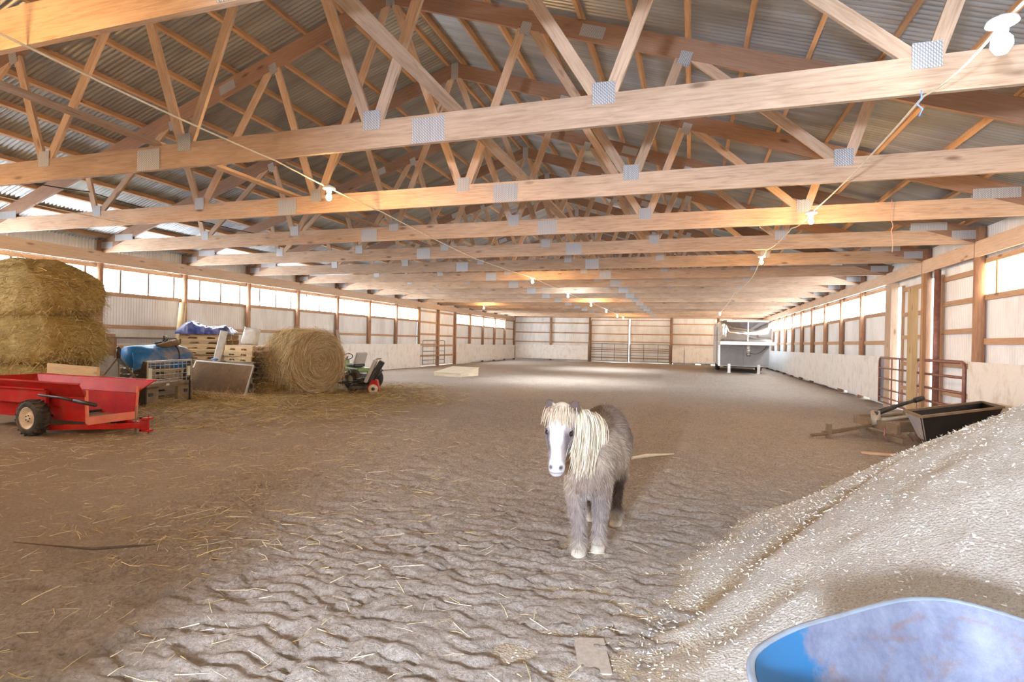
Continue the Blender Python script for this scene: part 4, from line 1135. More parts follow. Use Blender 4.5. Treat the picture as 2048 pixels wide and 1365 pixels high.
def walk_mower():
    t = thing('walk_behind_mower', 'red walk-behind mower with upright grey grass bag', 'mower', (-8.45, 13.20, 0), math.radians(28))
    # local x: forward is -x, handle end +x
    mb = MB(); mb.loft([[(-.42, -.25, z), (-.42, .25, z), (.28, .27, z), (.28, -.27, z)] if z < .2 else [(-.36, -.2, z), (-.36, .2, z), (.2, .2, z), (.2, -.2, z)] for z in (.10, .19, .25)]); mb.build('deck', M['blacksteel'], t, bevel=.02)
    mb = MB(); mb.add([(.02, -.28, .08), (.36, -.28, .06), (.30, -.28, .34), (.14, -.28, .36), (.02, .28, .08), (.36, .28, .06), (.30, .28, .34), (.14, .28, .36)], [(0, 1, 2, 3), (7, 6, 5, 4), (0, 4, 5, 1), (1, 5, 6, 2), (2, 6, 7, 3), (3, 7, 4, 0)]); mb.build('rear_shroud', M['red'], t, bevel=.015)
    for x, y, r in ((.20, -.32, .125), (.20, .32, .125), (-.36, -.30, .10), (-.36, .30, .10)):
        w_ = MB().lathe([(.045, -.035), (r - .01, -.035), (r, -.02), (r, .02), (r - .01, .035), (.045, .035)], (x, y, r), (0, 1, 0), 22).build('wheel', M['tire'] if x < 0 else M['rim'], t, True)
        MB().lathe([(0, -.04), (.045, -.042), (.05, .0), (.045, .042), (0, .04)], (x, y, r), (0, 1, 0), 14).build('hub', M['blacksteel'], w_, True)
    mb = MB(); mb.lathe([(.12, .25), (.14, .30), (.13, .36), (.07, .40), (.0, .41)], (-.10, 0, 0), (0, 0, 1), 16); mb.beam((-.26, .0, .33), (-.1, 0, .33), .14, .09); mb.build('engine', M['blacksteel'], t, True)
    mb = MB(); mb.tube([(-.72, -.2, .27), (-.3, -.2, .27), (.18, -.2, .31), (.42, -.2, .62)], .014, 8); mb.tube([(-.72, .2, .27), (.18, .2, .31), (.42, .2, .62)], .014, 8); mb.tube([(-.72, -.2, .27), (-.72, .2, .27)], .014, 8)
    mb.tube([(.42, -.2, .62), (.38, -.2, .72), (.22, -.22, .50)], .012, 8); mb.build('handle', M['blacksteel'], t, True)
    c0, c1 = Vector((-.02, 0, .28)), Vector((.24, 0, .90))
    mb = MB(); mb.beam(c0, c1, .46, .10, (-1, 0, .4)); mb.build('bag_front', M['fabric_grey'], t, bevel=.03)
    mb = MB(); mb.beam(c0 + Vector((.13, 0, .02)), c1 + Vector((.17, 0, -.04)), .42, .16, (-1, 0, .4)); mb.build('bag_back', M['blacksteel'], t, bevel=.03)
    mb = MB(); mb.tube([(.24, -.2, .92), (.38, -.2, .93), (.38, .2, .93), (.24, .2, .92)], .011, 8); mb.build('bag_handle', M['lightsteel'], t)
walk_mower()

# mounting block
t = thing('mounting_block', 'low cream painted wooden ramp platform alone on the sand', 'platform', (-9.35, 20.5, 0), -.12)
mb = MB(); mb.add([(-.66, 0, 0), (.62, 0, 0), (.68, 1.35, 0), (-.58, 1.35, 0), (-.66, 0, .14), (.62, 0, .14), (.68, 1.35, .33), (-.58, 1.35, .33)], [(3, 2, 1, 0), (0, 1, 5, 4), (1, 2, 6, 5), (2, 3, 7, 6), (3, 0, 4, 7)], [[(0, 0)] * 4] + [[(0, 0), (1.3, 0), (1.3, .15), (0, .15)]] * 4); mb.build('side_board', M['block'], t)
mb = MB(); mb.add([(-.68, -.02, .14), (.64, -.02, .14), (.70, 1.37, .33), (-.60, 1.37, .33), (-.68, -.02, .165), (.64, -.02, .165), (.70, 1.37, .355), (-.60, 1.37, .355)], [(3, 2, 1, 0), (4, 5, 6, 7), (0, 1, 5, 4), (1, 2, 6, 5), (2, 3, 7, 6), (3, 0, 4, 7)], [[(0, 0), (1.3, 0), (1.3, 1.3), (0, 1.3)]] * 2 + [[(0, 0), (1.3, 0), (1.3, .03), (0, .03)]] * 4); mb.build('top_board', M['block'], t)

# ------------------------------------------------------------------ gates
def pipe_gate(label, name_mat, p0, p1, zs, verts, r, group='pipe gates', thick_ends=1.6):
    t = thing('pipe_gate', label, 'gate', (*p0, 0), math.atan2(p1[1] - p0[1], p1[0] - p0[0]), group)
    L = math.hypot(p1[0] - p0[0], p1[1] - p0[1]); zt = max(zs); zb = min(zs)
    mb = MB(); c = .10
    mb.tube([(0, 0, zb), (0, 0, zt - c), (.03, 0, zt - .03), (c, 0, zt), (L - c, 0, zt), (L - .03, 0, zt - .03), (L, 0, zt - c), (L, 0, zb), (L, 0, zb)], r * 1.25, 10); mb.build('outer_frame', M[name_mat], t, True)
    for z in zs:
        if z == zt: continue
        MB().tube([(0, 0, z), (L, 0, z)], r, 8).build('rail', M[name_mat], t, True)
    for v in verts:
        mb = MB(); mb.beam((L * v, 0, zb), (L * v, 0, zt), .035, .02, (0, 1, 0)); mb.build('upright', M[name_mat], t)
    return t
zs = (.10, .23, .45, .73, 1.0, 1.27)
pipe_gate('far panel of the two red brown pipe gates, next to white kickboards', 'rustpipe', (4.86, 17.2), (4.80, 14.62), zs, (.40, .62), .021)
pipe_gate('near panel of the two red brown pipe gates, next to the pile', 'rustpipe', (4.80, 14.48), (4.86, 12.36), (.12, .42, .70, .99, 1.28), (), .027)
pipe_gate('small grey pipe gate in front of the hay-side door', 'greypipe', (-13.70, 26.75), (-13.55, 29.2), (.14, .36, .60, .84, 1.12, 1.44), (.5,), .018)
pipe_gate('grey pipe gate across the double door, hay side leaf', 'darkpipe', (-7.42, 43.1), (-4.58, 43.1), (.14, .36, .58, .83, 1.12, 1.45), (.30, .64), .017)
pipe_gate('grey pipe gate across the double door, trailer side leaf', 'darkpipe', (-4.44, 43.1), (-1.50, 43.1), (.14, .36, .58, .83, 1.12, 1.45), (.36, .72), .017)
mb = MB(); mb.tube([(4.93, 13.82, -.05), (4.93, 13.82, 3.2)], .06, 14); o = mb.build('steel_pipe', M['rustpipe'], smooth=True); tag(o, 'upright red brown steel pipe between the door leaves', 'pipe')
mb = MB(); mb.box(4.62, 4.72, 14.2, 14.5, -.05, 2.86); o = mb.build('timber', M['timber']); tag(o, 'new yellow timber standing upright behind the red gate joint', 'timber')
mb = MB(); mb.box(4.74, 4.80, 14.0, 14.12, -.05, 3.15); o = mb.build('timber', M['purlin']); tag(o, 'dark brown board beside the yellow timber at the sliding door', 'timber')

# ------------------------------------------------------------------ horse trailer
def trailer():
    t = thing('horse_trailer', 'silver gooseneck horse trailer parked along the red gate wall', 'trailer', (2.83, 36, 0))
    x0, x1 = 1.50, 4.12
    def rr(x0, x1, z0, z1, y, r, n=5):
        out = []
        for cx, cz, a0 in ((x1 - r, z1 - r, 0), (x0 + r, z1 - r, pi / 2), (x0 + r, z0 + r, pi), (x1 - r, z0 + r, 3 * pi / 2)):
            for k in range(n + 1):
                a = a0 + pi / 2 * k / n; out.append((cx + r * math.cos(a), y, cz + r * math.sin(a)))
        return out
    mb = MB(); mb.loft([rr(x0, x1, .36, 2.86, y, .08) for y in (33.0, 40.5)]); P(mb, 'body', 'whitepaint', t, False)
    mb = MB(); mb.loft([rr(x0, x1, 1.72, 2.86, 33.0, .08), rr(x0 + .02, x1 - .02, 1.72, 2.86, 31.8, .10), rr(x0 + .10, x1 - .10, 1.72, 2.85, 31.25, .16), rr(x0 + .28, x1 - .28, 1.72, 2.80, 31.0, .25)]); P(mb, 'nose', 'polished', t, True)
    mb = MB(); mb.box(2.80, 2.86, 30.96, 31.02, 1.75, 2.8); mb.box(x0 + .3, x1 - .3, 30.97, 31.05, 2.76, 2.83); P(mb, 'nose_seam', 'aluminium', t)
    mb = MB(); mb.box(x0 - .02, x1 + .06, 30.9, 33.0, 1.54, 1.74); P(mb, 'nose_floor', 'aluminium', t, bevel=.02)
    mb = MB(); mb.box(x0 + .05, 2.78, 32.93, 32.985, .42, 1.54); mb.box(2.80, x1 - .03, 32.93, 32.985, .42, 1.54); P(mb, 'front_panel', 'greypaint', t)
    mb = MB(); mb.box(x0 - .01, x0 + .09, 32.9, 33.05, .36, 2.8); P(mb, 'corner_trim', 'aluminium', t)
    for ya, yb in ((33.6, 34.3), (36, 36.9), (38, 38.9)):
        mb = MB(); mb.box(x0 - .012, x0 + .01, ya, yb, 1.75, 2.45); P(mb, 'window', 'darkglass', t)
    mb = MB(); mb.box(x0 - .012, x0 + .01, 34.6, 35.4, .45, 2.6); P(mb, 'door', 'greypaint', t)
    mb = MB(); mb.beam((2.1, 32.2, 2.86), (3.2, 32.2, 2.86), .8, .14); mb.box(2.1, 3.0, 32.4, 33.2, 2.86, 2.96); P(mb, 'roof_vent', 'cream', t, bevel=.02)
    mb = MB(); mb.tube([(2.88, 31.2, 1.54), (2.88, 31.2, 1.22)], .075, 12); mb.tube([(2.88, 31.2, 1.24), (2.88, 31.2, .98)], .055, 12); mb.box(2.80, 2.96, 31.1, 31.3, 1.20, 1.34); P(mb, 'coupler', 'aluminium', t, True)
    mb = MB(); mb.tube([(2.88 + .09 * math.cos(k), 31.1 + .02 * math.sin(3 * k), 1.12 - .02 * k + .05 * math.sin(k)) for k in [q * .6 for q in range(16)]], .014, 6); P(mb, 'safety_chain', 'blacksteel', t)
    mb = MB(); mb.tube(sag((2.95, 31.15, 1.15), (3.95, 32.9, 1.50), .20, 10), .012, 6); P(mb, 'breakaway_cable', 'darkcord', t)
    for x in (2.05, 3.55):
        mb = MB(); mb.box(x - .075, x + .075, 32.6, 32.75, .02, .50); mb.box(x - .12, x + .12, 32.55, 32.8, -.02, .03); P(mb, 'jack_leg', 'aluminium', t)
    for y in (36.4, 37.3):
        for x in (x0 + .13, x1 - .13):
            mb = MB(); mb.lathe([(.18, -.1), (.34, -.11), (.37, -.07), (.37, .07), (.34, .11), (.18, .1)], (x, y, .36), (1, 0, 0), 26); w_ = P(mb, 'wheel', 'tire', t, True)
            mb = MB(); mb.lathe([(.0, -.07), (.18, -.08), (.19, 0), (.18, .08), (0, .07)], (x, y, .36), (1, 0, 0), 20); mb.xform(Matrix.Translation(-Vector(t.location))); mb.build('rim', M['aluminium'], w_, True)
    mb = MB(); mb.box(x0 + .3, x1 - .3, 33.1, 40.3, .30, .38); P(mb, 'underframe', 'blacksteel', t)
trailer()

# ------------------------------------------------------------------ black dump bed and drag implement by the pile
def bin_():
    t = thing('dump_cart_bed', 'black steel dump cart bed half hidden by the shavings pile', 'cart', (3.7, 9.6, 0))
    R4 = [Vector((2.90, 8.55, .62)), Vector((2.95, 9.28, .62)), Vector((4.72, 11.35, .64)), Vector((4.62, 10.45, .64))]
    B4 = [Vector((3.10, 8.98, .25)), Vector((3.14, 9.35, .25)), Vector((4.55, 11.0, .25)), Vector((4.48, 10.5, .25))]
    names = ['end_wall', 'side_wall', 'end_wall', 'side_wall']
    for k in range(4):
        a, b = k, (k + 1) % 4
        mb = MB(); mb.quadsheet(B4[a], B4[b], R4[b], R4[a], .014); P(mb, names[k], 'binend' if k == 0 else 'rubberbin', t, label='dusty grey end wall' if k == 0 else None)
    mb = MB(); mb.quadsheet(B4[0], B4[3], B4[2], B4[1], .014); P(mb, 'floor_plate', 'rubberbin', t)
    mb = MB()
    for k in range(4): mb.beam(R4[k], R4[(k + 1) % 4], .045, .03)
    P(mb, 'rim', 'dustysteel', t)
    for p in ((3.22, 9.2), (4.4, 10.6)):
        mb = MB(); mb.beam((p[0], p[1], -.03), (p[0] - .03, p[1] - .02, .30), .09, .09, (1, 0, 0)); P(mb, 'leg', 'blacksteel', t)
    mb = MB(); mb.beam((3.05, 9.45, .28), (3.4, 9.55, -.01), .05, .04); P(mb, 'brace', 'dustysteel', t)
bin_()
mb = MB(); mb.beam((2.35, 9.05, .012), (3.15, 8.95, .03), .10, .025); o = mb.build('plank', M['girt']); tag(o, 'thin board on the sand at the foot of the black bin', 'plank')
def drag():
    t = thing('arena_drag', 'dusty arena drag implement with drawbar lying before the red gates', 'arena drag', (3.1, 10.8, 0))
    mb = MB(); mb.beam((2.88, 11.5, .22), (3.12, 10.05, .24), .05, .14); mb.beam((2.95, 11.4, .06), (3.18, 10.0, .07), .05, .08); mb.beam((3.6, 11.9, .22), (3.75, 10.4, .24), .05, .14); mb.beam((2.9, 11.45, .28), (3.65, 11.85, .28), .06, .05); mb.beam((3.12, 10.1, .28), (3.7, 10.45, .28), .06, .16); P(mb, 'frame', 'dustysteel', t)
    mb = MB(); mb.beam((2.12, 10.32, .085), (3.0, 10.85, .20), .05, .05); mb.beam((2.12, 10.32, .06), (2.96, 11.2, .12), .04, .04); P(mb, 'drawbar', 'dustysteel', t)
    mb = MB(); mb.box(2.18, 2.26, 10.34, 10.42, .0, .23); mb.tube([(1.92, 10.2, .05), (2.2, 10.35, .07)], .025, 8); P(mb, 'hitch_post', 'dustysteel', t)
    mb = MB(); mb.tube([(2.98, 10.75, .40), (3.35, 11.0, .52)], [.045, .04], 10); mb.tube([(3.35, 11.0, .52), (3.72, 11.25, .62)], [.03, .028], 10); mb.tube([(3.72, 11.25, .62), (3.86, 11.33, .66)], .045, 10); P(mb, 'cylinder', 'blacksteel', t, True)
    mb = MB(); mb.tube([(3.0, 10.9, .36), (3.6, 11.5, .36)], .035, 10); mb.tube([(3.05, 10.55, .33), (3.6, 11.0, .36)], .035, 10); mb.beam((3.0, 10.7, .22), (3.0, 10.8, .44), .10, .12, (1, 0, 0)); P(mb, 'crossbar', 'lightsteel', t, True)
    for k in range(5):
        mb = MB(); x = 3.05 + .14 * k; y = 10.1 + .32 * k * .3; mb.tube([(x, y + .3, .25), (x - .03, y + .28, .1), (x + .05, y + .25, -.02)], [.018, .016, .01], 6); P(mb, 'tine', 'rustpipe', t, True)
drag()

# ------------------------------------------------------------------ blue wheelbarrow
def wheelbarrow():
    a = Vector((.72, .69, 0)).normalized(); b = Vector((.69, -.72, 0)).normalized()
    c0 = Vector((.76, 1.44, 0))
    t = thing('wheelbarrow', 'worn blue steel wheelbarrow tub in front of the shavings pile', 'wheelbarrow', tuple(c0))
    K = [(.165, 1.45), (.195, 1.55), (.30, 1.69), (.43, 1.81), (.55, 1.92), (.67, 2.01), (.80, 2.045), (.93, 1.97), (1.06, 1.80), (1.19, 1.58), (1.30, 1.34), (1.32, 1.12), (1.20, .95), (1.00, .86), (.78, .85), (.58, .93), (.40, 1.07), (.26, 1.22), (.18, 1.34)]
    K = np.array(K) - [c0.x, c0.y]; m = len(K); prof = []
    for i in range(m):
        p0, p1, p2, p3 = K[i - 1], K[i], K[(i + 1) % m], K[(i + 2) % m]
        for k in range(4):
            u = k / 4; prof.append(.5 * ((2 * p1) + (p2 - p0) * u + (2 * p0 - 5 * p1 + 4 * p2 - p3) * u * u + (3 * p1 - p0 - 3 * p2 + p3) * u ** 3))
    prof = np.roll(np.array(prof), len(prof) // 2, 0); n = len(prof)
    nrm_ = np.roll(prof, -1, 0) - np.roll(prof, 1, 0); nrm_ = np.stack([-nrm_[:, 1], nrm_[:, 0]], 1); nrm_ /= np.linalg.norm(nrm_, axis=1, keepdims=True)
    nrm_ *= np.sign((nrm_ * prof).sum(1, keepdims=True))
    def lev(s, z, off=0.0, rnd=0.0):
        base = prof * (1 - rnd) + rnd * prof / np.linalg.norm(prof, axis=1, keepdims=True) * .40
        q_ = base * s + nrm_ * off + np.array([.06, -.05]) * (1 - s)
        return [Vector((x, y, z)) for x, y in q_]
    LV = [(1.0, .722, .0), (.985, .70, .02), (.955, .64, .08), (.915, .575, .15), (.86, .51, .25), (.78, .45, .35), (.66, .405, .45), (.48, .375, .6), (.25, .362, .8), (.05, .36, 1.0)]
    inner = [lev(s, z, 0, r) for s, z, r in LV]; outer = [lev(s, z - .012, .008, r) for s, z, r in LV]
    mb = MB(); mb.loft(inner, caps=False); mb.loft([r[::-1] for r in outer], caps=False)
    mb.add(inner[0] + outer[0], [(k, n + k, n + (k + 1) % n, (k + 1) % n) for k in range(n)])
    mb.add(inner[-1], [tuple(range(n))]); mb.add(outer[-1], [tuple(reversed(range(n)))])
    mb.build('tub', M['barrow'], t, True)
    ring = lev(1.0, .718, .010); MB().tube(ring + ring[:2], .0105, 8).build('rolled_rim', M['barrowrim'], t, True)
    mb = MB(); R = .185; w0 = -b * .52
    mb.lathe([(.09, -.03), (.15, -.042), (R - .01, -.035), (R, 0), (R - .01, .035), (.15, .042), (.09, .03)], (w0.x, w0.y, R), a, 24); wh = mb.build('wheel', M['tire'], t, True)
    MB().lathe([(0, -.03), (.09, -.032), (.09, .032), (0, .03)], (w0.x, w0.y, R), a, 16).build('rim', M['lightsteel'], wh, True)
    for s in (-1, 1):
        q = [-b * .52 + a * s * .07 + Vector((0, 0, .2)), -b * .2 + a * s * .17 + Vector((0, 0, .345)), b * .45 + a * s * .26 + Vector((0, 0, .40)), b * .95 + a * s * .29 + Vector((0, 0, .56))]
        MB().tube(q, .019, 8).build('handle', M['rustpipe'], t, True)
        q = [b * .30 + a * s * .23 + Vector((0, 0, .37)), b * .36 + a * s * .26 + Vector((0, 0, .02)), b * .44 + a * s * .26 + Vector((0, 0, .02)), b * .52 + a * s * .26 + Vector((0, 0, .41))]
        MB().tube(q, .015, 8).build('leg', M['rustpipe'], t, True)
wheelbarrow()

# stick on the ground beside the pony, and small things on the sand
mb = MB(); mb.tube([(-.74, 7.17, .02), (-.52, 7.42, .035), (-.4, 7.55, .03), (-.18, 7.77, .02)], [.02, .028, .02, .008], 8); o = mb.build('stick', M['stickm'], smooth=True); tag(o, 'bare pale stick lying on the sand behind the pony', 'stick')
mb = MB(); mb.box(-.075, .075, -.15, .15, 0, .022); o = mb.build('slab', plain('sandy_slab', (.36, .305, .25), .9, 0, .15, 40)); o.location = (-.42, 2.66, floor_h(np.array(-.42), np.array(2.66)).item() - .012); o.rotation_euler = (0, 0, .28); tag(o, 'small flat sandy slab half sunk near the shavings', 'slab')
mb = MB(); mb.tube([(-4.5, 2.62, .01), (-4.15, 2.66, .016), (-3.86, 2.72, .014), (-3.62, 2.86, .02), (-3.55, 2.93, .012)], [.003, .005, .010, .008, .003], 7); o = mb.build('stick', M['dirtedge'], smooth=True); tag(o, 'dark furrow mark added on the brown dirt, well in front of the spreader', 'stick')  # thin dark tube added to stand in for a furrow in the dirt
# ------------------------------------------------------------------ the pony
HX, HYo = -.68, 3.95
def pony():
    t = thing('pony', 'small shaggy silver dapple pony with white blaze standing on the sand', 'pony', (HX, HYo, 0))
    def ring(c, tan, a, b, n=20, side=(1, 0, 0), pw=2.0):
        tan = Vector(tan).normalized(); sd = Vector(side); sd = (sd - tan * sd.dot(tan)).normalized(); up = tan.cross(sd)
        out = []
        for k in range(n):
            th = 2 * pi * k / n; cs, sn = math.cos(th), math.sin(th)
            out.append(Vector(c) + sd * (a * math.copysign(abs(cs) ** (2 / pw), cs)) + up * (b * math.copysign(abs(sn) ** (2 / pw), sn)))
        return out
    def lofted(mb, secs, n=20, side=(1, 0, 0), sub=4):
        # secs: (x,y,z,a,b); Catmull-Rom resampled
        S = np.array(secs, float); m = len(S); R_ = []
        for i in range(m - 1):
            p0, p1, p2, p3 = S[max(i - 1, 0)], S[i], S[i + 1], S[min(i + 2, m - 1)]
            for k in range(sub):
                u = k / sub; R_.append(.5 * ((2 * p1) + (-p0 + p2) * u + (2 * p0 - 5 * p1 + 4 * p2 - p3) * u * u + (-p0 + 3 * p1 - 3 * p2 + p3) * u ** 3))
        R_.append(S[-1]); R_ = np.array(R_)
        rings = []
        for i in range(len(R_)):
            tn = R_[min(i + 1, len(R_) - 1), :3] - R_[max(i - 1, 0), :3]
            rings.append(ring(R_[i, :3], tn, max(R_[i, 3], .004), max(R_[i, 4], .004), n, side))
        mb.loft(rings)
    mb = MB()
    # trunk from chest to rump
    lofted(mb, [(-.01, -.155, .59, .05, .08), (-.01, -.115, .59, .125, .165), (0, -.03, .605, .165, .225), (0, .08, .64, .185, .25), (0.005, .24, .655, .205, .245), (.01, .42, .655, .228, .245), (.012, .58, .68, .225, .25), (.012, .72, .735, .205, .245), (.012, .84, .765, .16, .20), (.012, .92, .77, .09, .13), (.012, .955, .77, .03, .05)], 28)
    # neck
    lofted(mb, [(0, .10, .76, .115, .16), (-.012, .03, .80, .11, .17), (-.045, -.06, .855, .098, .165), (-.085, -.14, .92, .085, .14), (-.115, -.195, .965, .076, .115), (-.13, -.225, .99, .06, .08)], 22)
    # head, poll to muzzle
    hx = -.142
    HD = [(hx, -.225, 1.065, .035, .045), (hx, -.240, 1.045, .066, .072), (hx - .001, -.258, .995, .082, .094), (hx - .002, -.275, .94, .086, .104), (hx - .003, -.288, .885, .085, .108), (hx - .005, -.300, .83, .073, .104), (hx - .007, -.318, .77, .056, .082), (hx - .009, -.335, .715, .047, .062), (hx - .010, -.345, .675, .051, .058), (hx - .011, -.350, .645, .050, .054), (hx - .011, -.352, .620, .040, .043), (hx - .011, -.350, .605, .022, .025)]
    lofted(mb, [(x_, y_, z_, a_ * 1.12, b_) for x_, y_, z_, a_, b_ in HD], 22)
    for s in (-1, 1):
        mb.ball((hx + s * .072, -.335, .908), .026, 10, 8, (.9, .9, .7))       # brow over the eye
        mb.ball((hx + s * .060, -.285, .86), .066, 12, 8, (.55, 1, 1.15))      # cheek
        mb.ball((hx - .011 + s * .030, -.392, .672), .020, 10, 8, (.9, .7, 1))     # nostril swell
        # ears
        lofted(mb, [(hx + s * .056, -.250, .995, .030, .024), (hx + s * .074, -.262, 1.03, .042, .020), (hx + s * .086, -.270, 1.068, .040, .015), (hx + s * .090, -.275, 1.100, .024, .011), (hx + s * .090, -.277, 1.112, .010, .006)], 12)
    # front legs
    for s, hxx, hyy in ((-1, -.045, -.045), (1, .072, .075)):
        x0 = s * .088
        lofted(mb, [(x0 * .9, .02, .64, .085, .13), (x0 * .95, .01, .53, .086, .105), (x0 * .95, .0 + hyy * .3, .43, .074, .080), ((x0 + hxx) / 2 + s * .010, hyy * .6, .34, .060, .062), ((x0 + hxx) / 2 + s * .004, hyy * .8, .29, .057, .060), (hxx + s * .006, hyy * .95, .21, .047, .048), (hxx + s * .004, hyy, .13, .046, .048), (hxx, hyy - .012, .085, .047, .050), (hxx, hyy - .022, .055, .050, .054), (hxx, hyy - .024, .035, .048, .050)], 16)
    # hind legs
    for s, hxx, hyy in ((-1, -.10, .74), (1, .118, .68)):
        x0 = .012 + s * .12
        lofted(mb, [(x0, .74, .74, .10, .16), (x0 + s * .01, .68, .62, .092, .145), (x0 + s * .012, .63, .52, .072, .105), (x0 + s * .006, .70, .42, .055, .070), ((x0 + hxx) / 2, hyy + .10, .335, .046, .055), ((x0 + hxx) / 2, hyy + .085, .27, .040, .044), (hxx, hyy + .05, .17, .036, .039), (hxx, hyy + .03, .11, .042, .046), (hxx, hyy + .008, .075, .045, .048), (hxx, hyy, .045, .048, .050), (hxx, hyy, .035, .046, .048)], 16)
    # root of the tail
    lofted(mb, [(.012, .93, .82, .04, .04), (.012, .985, .74, .045, .045), (.012, 1.0, .55, .05, .05), (.012, .98, .36, .03, .03)], 12)
    tmp = mb.build('body_tmp', M['coat'])
    rm = tmp.modifiers.new('r', 'REMESH'); rm.mode = 'VOXEL'; rm.voxel_size = .0105
    sm = tmp.modifiers.new('s', 'SMOOTH'); sm.factor = .5; sm.iterations = 6
    dg = bpy.context.evaluated_depsgraph_get(); ev = tmp.evaluated_get(dg); me = ev.to_mesh()
    nv = len(me.vertices); V = np.empty(nv * 3, np.float32); me.vertices.foreach_get('co', V); V = V.reshape(-1, 3).astype(float)
    Nn = np.empty(nv * 3, np.float32); me.vertices.foreach_get('normal', Nn); Nn = Nn.reshape(-1, 3).astype(float)
    F = np.array([list(p.vertices) if len(p.vertices) == 4 else list(p.vertices) + [p.vertices[-1]] for p in me.polygons])
    tris = (F[:, 2] == F[:, 3])
    ev.to_mesh_clear(); bpy.data.objects.remove(tmp)
    def sst(a, b, x): u = np.clip((x - a) / (b - a), 0, 1); return u * u * (3 - 2 * u)
    def coat(p):
        x, y, z = p[:, 0], p[:, 1], p[:, 2]
        n1 = fbm(x * 9 + z * 5, y * 9 + z * 7, 91, 4); n2 = fbm(x * 40, z * 40 + y * 30, 93, 3)
        base = np.array([.255, .19, .15]); tan = np.array([.42, .335, .245]); dark = np.array([.115, .072, .052]); grey = np.array([.235, .195, .185])
        def L(a, b, w): return a * (1 - w[:, None]) + b * w[:, None]
        c = np.tile(base, (len(x), 1))
        c = L(c, tan, sst(.35, .65, n1) * .55)
        c = L(c, dark * 1.25, sst(.30, .70, y) * sst(.66, .90, z) * .95)           # dark rump and loin
        c = L(c, tan * 1.12, sst(.58, .46, z) * sst(.2, .35, y) * sst(.40, .46, z) * .6)   # pale flank fringe
        legs = sst(.50, .34, z)
        c = L(c, grey, legs * .7)
        c = L(c, dark * .55, legs * sst(.5, .6, y) * sst(.08, .16, z) * .95)        # hind legs dark
        c = L(c, np.array([.40, .335, .26]), sst(.13, .05, z) * .85)                 # pasterns pale
        c = L(c, np.array([.46, .42, .40]), sst(.05, .0, np.abs(x - .01)) * sst(.30, .36, z) * sst(.52, .40, z) * sst(.0, -.06, y) * .6)
        # head
        head = sst(-.205, -.25, y) * sst(.56, .60, z)
        hd = x - (hx - .006)
        c = L(c, np.array([.30, .25, .235]), head * .9)
        cream = np.array([.48, .39, .30]); c = L(c, cream, head * sst(.96, 1.02, z))
        front = sst(-.315, -.345, y + .30 * np.clip(.70 - z, 0, .2))
        wob = .008 * (n1 - .5) * 4
        half = .046 + wob + .014 * sst(.90, .97, z) - .012 * sst(.86, .80, z) + .030 * sst(.73, .66, z)
        blaze = sst(.012, -.006, np.abs(hd + .004) - half) * front * head * sst(.60, .64, z) * sst(1.0, .965, z)
        darkpatch = head * sst(.040, .060, np.abs(hd)) * sst(.74, .80, z) * sst(.925, .88, z) * sst(-.29, -.33, y)
        c = L(c, np.array([.10, .075, .08]), darkpatch * .85)
        c = L(c, np.array([.60, .585, .59]), blaze)
        muz = head * sst(.67, .64, z)
        c = L(c, np.array([.50, .465, .47]), muz * .75)
        nos = np.exp(-((np.abs(hd) - .033) / .013) ** 2 - ((z - .672) / .016) ** 2) * sst(-.36, -.385, y)
        c = L(c, np.array([.07, .055, .06]), np.clip(nos * 1.4, 0, 1))
        lip = np.exp(-((z - .633) / .006) ** 2) * sst(-.35, -.375, y) * muz
        c = L(c, np.array([.16, .13, .135]), lip * .9)
        ear = sst(.052, .062, np.abs(hd)) * sst(1.01, 1.04, z) * sst(-.2, -.22, y)
        c = L(c, np.array([.07, .045, .04]), ear * .95)
        return np.clip(c * (1 + .22 * (n2 - .5)[:, None]), 0, 1)
    cv = coat(V)
    me2 = bpy.data.meshes.new('body')
    me2.from_pydata(V.tolist(), [], [list(f[:3]) if tr else list(f) for f, tr in zip(F, tris)]); me2.update()
    a_ = me2.color_attributes.new('Col', 'FLOAT_COLOR', 'POINT'); cc4 = np.ones((nv, 4), np.float32); cc4[:, :3] = cv; a_.data.foreach_set('color', cc4.ravel())
    me2.polygons.foreach_set('use_smooth', [True] * len(me2.polygons)); me2.materials.append(M['coat'])
    body = bpy.data.objects.new('body', me2); COL.objects.link(body); body.parent = t
    # fur, as a child: short strands lying back over the coat
    m = 52000
    A = V[F]; ar = np.linalg.norm(np.cross(A[:, 1] - A[:, 0], A[:, 2] - A[:, 0]), axis=1); pr = ar / ar.sum()
    fi = RNG.choice(len(F), m, p=pr); w = RNG.dirichlet([1, 1, 1], m)
    roots = (V[F[fi][:, :3]] * w[:, :, None]).sum(1); nr = (Nn[F[fi][:, :3]] * w[:, :, None]).sum(1); nr /= np.linalg.norm(nr, axis=1, keepdims=True) + 1e-9
    rx, ry, rz = roots.T
    headm = (ry < -.235) & (rz > .58)
    okm = ~(headm & (rz < .70)) & ~((rz > 1.055) & (ry < -.2)); 
    flow = np.stack([0 * rx + .05 * np.sign(rx), .55 * np.ones(m), -.75 * np.ones(m)], 1)
    flow[headm] = np.stack([.25 * np.sign(rx[headm] - hx), 0 * rx[headm], -1 + 0 * rx[headm]], 1)
    flow = flow - nr * (flow * nr).sum(1, keepdims=True)
    cheek = headm & (np.abs(rx - hx) > .055) & (rz < .93); lift = np.where(headm, np.where(cheek, .40, .12), .32)[:, None]
    d = flow + nr * lift + RNG.normal(size=(m, 3)) * .16
    ln = np.where(headm, np.where(cheek, .030, .015), .038) * RNG.uniform(.6, 1.25, m)
    ln = np.where((rz < .50) & (rz > .40) & (ry > .15), ln * 1.5, ln); ln = np.where((rz < .17), ln * 1.35, ln)
    cf = np.clip(coat(roots) * (1 + RNG.normal(size=(m, 1)) * .16) + .02, 0, 1)
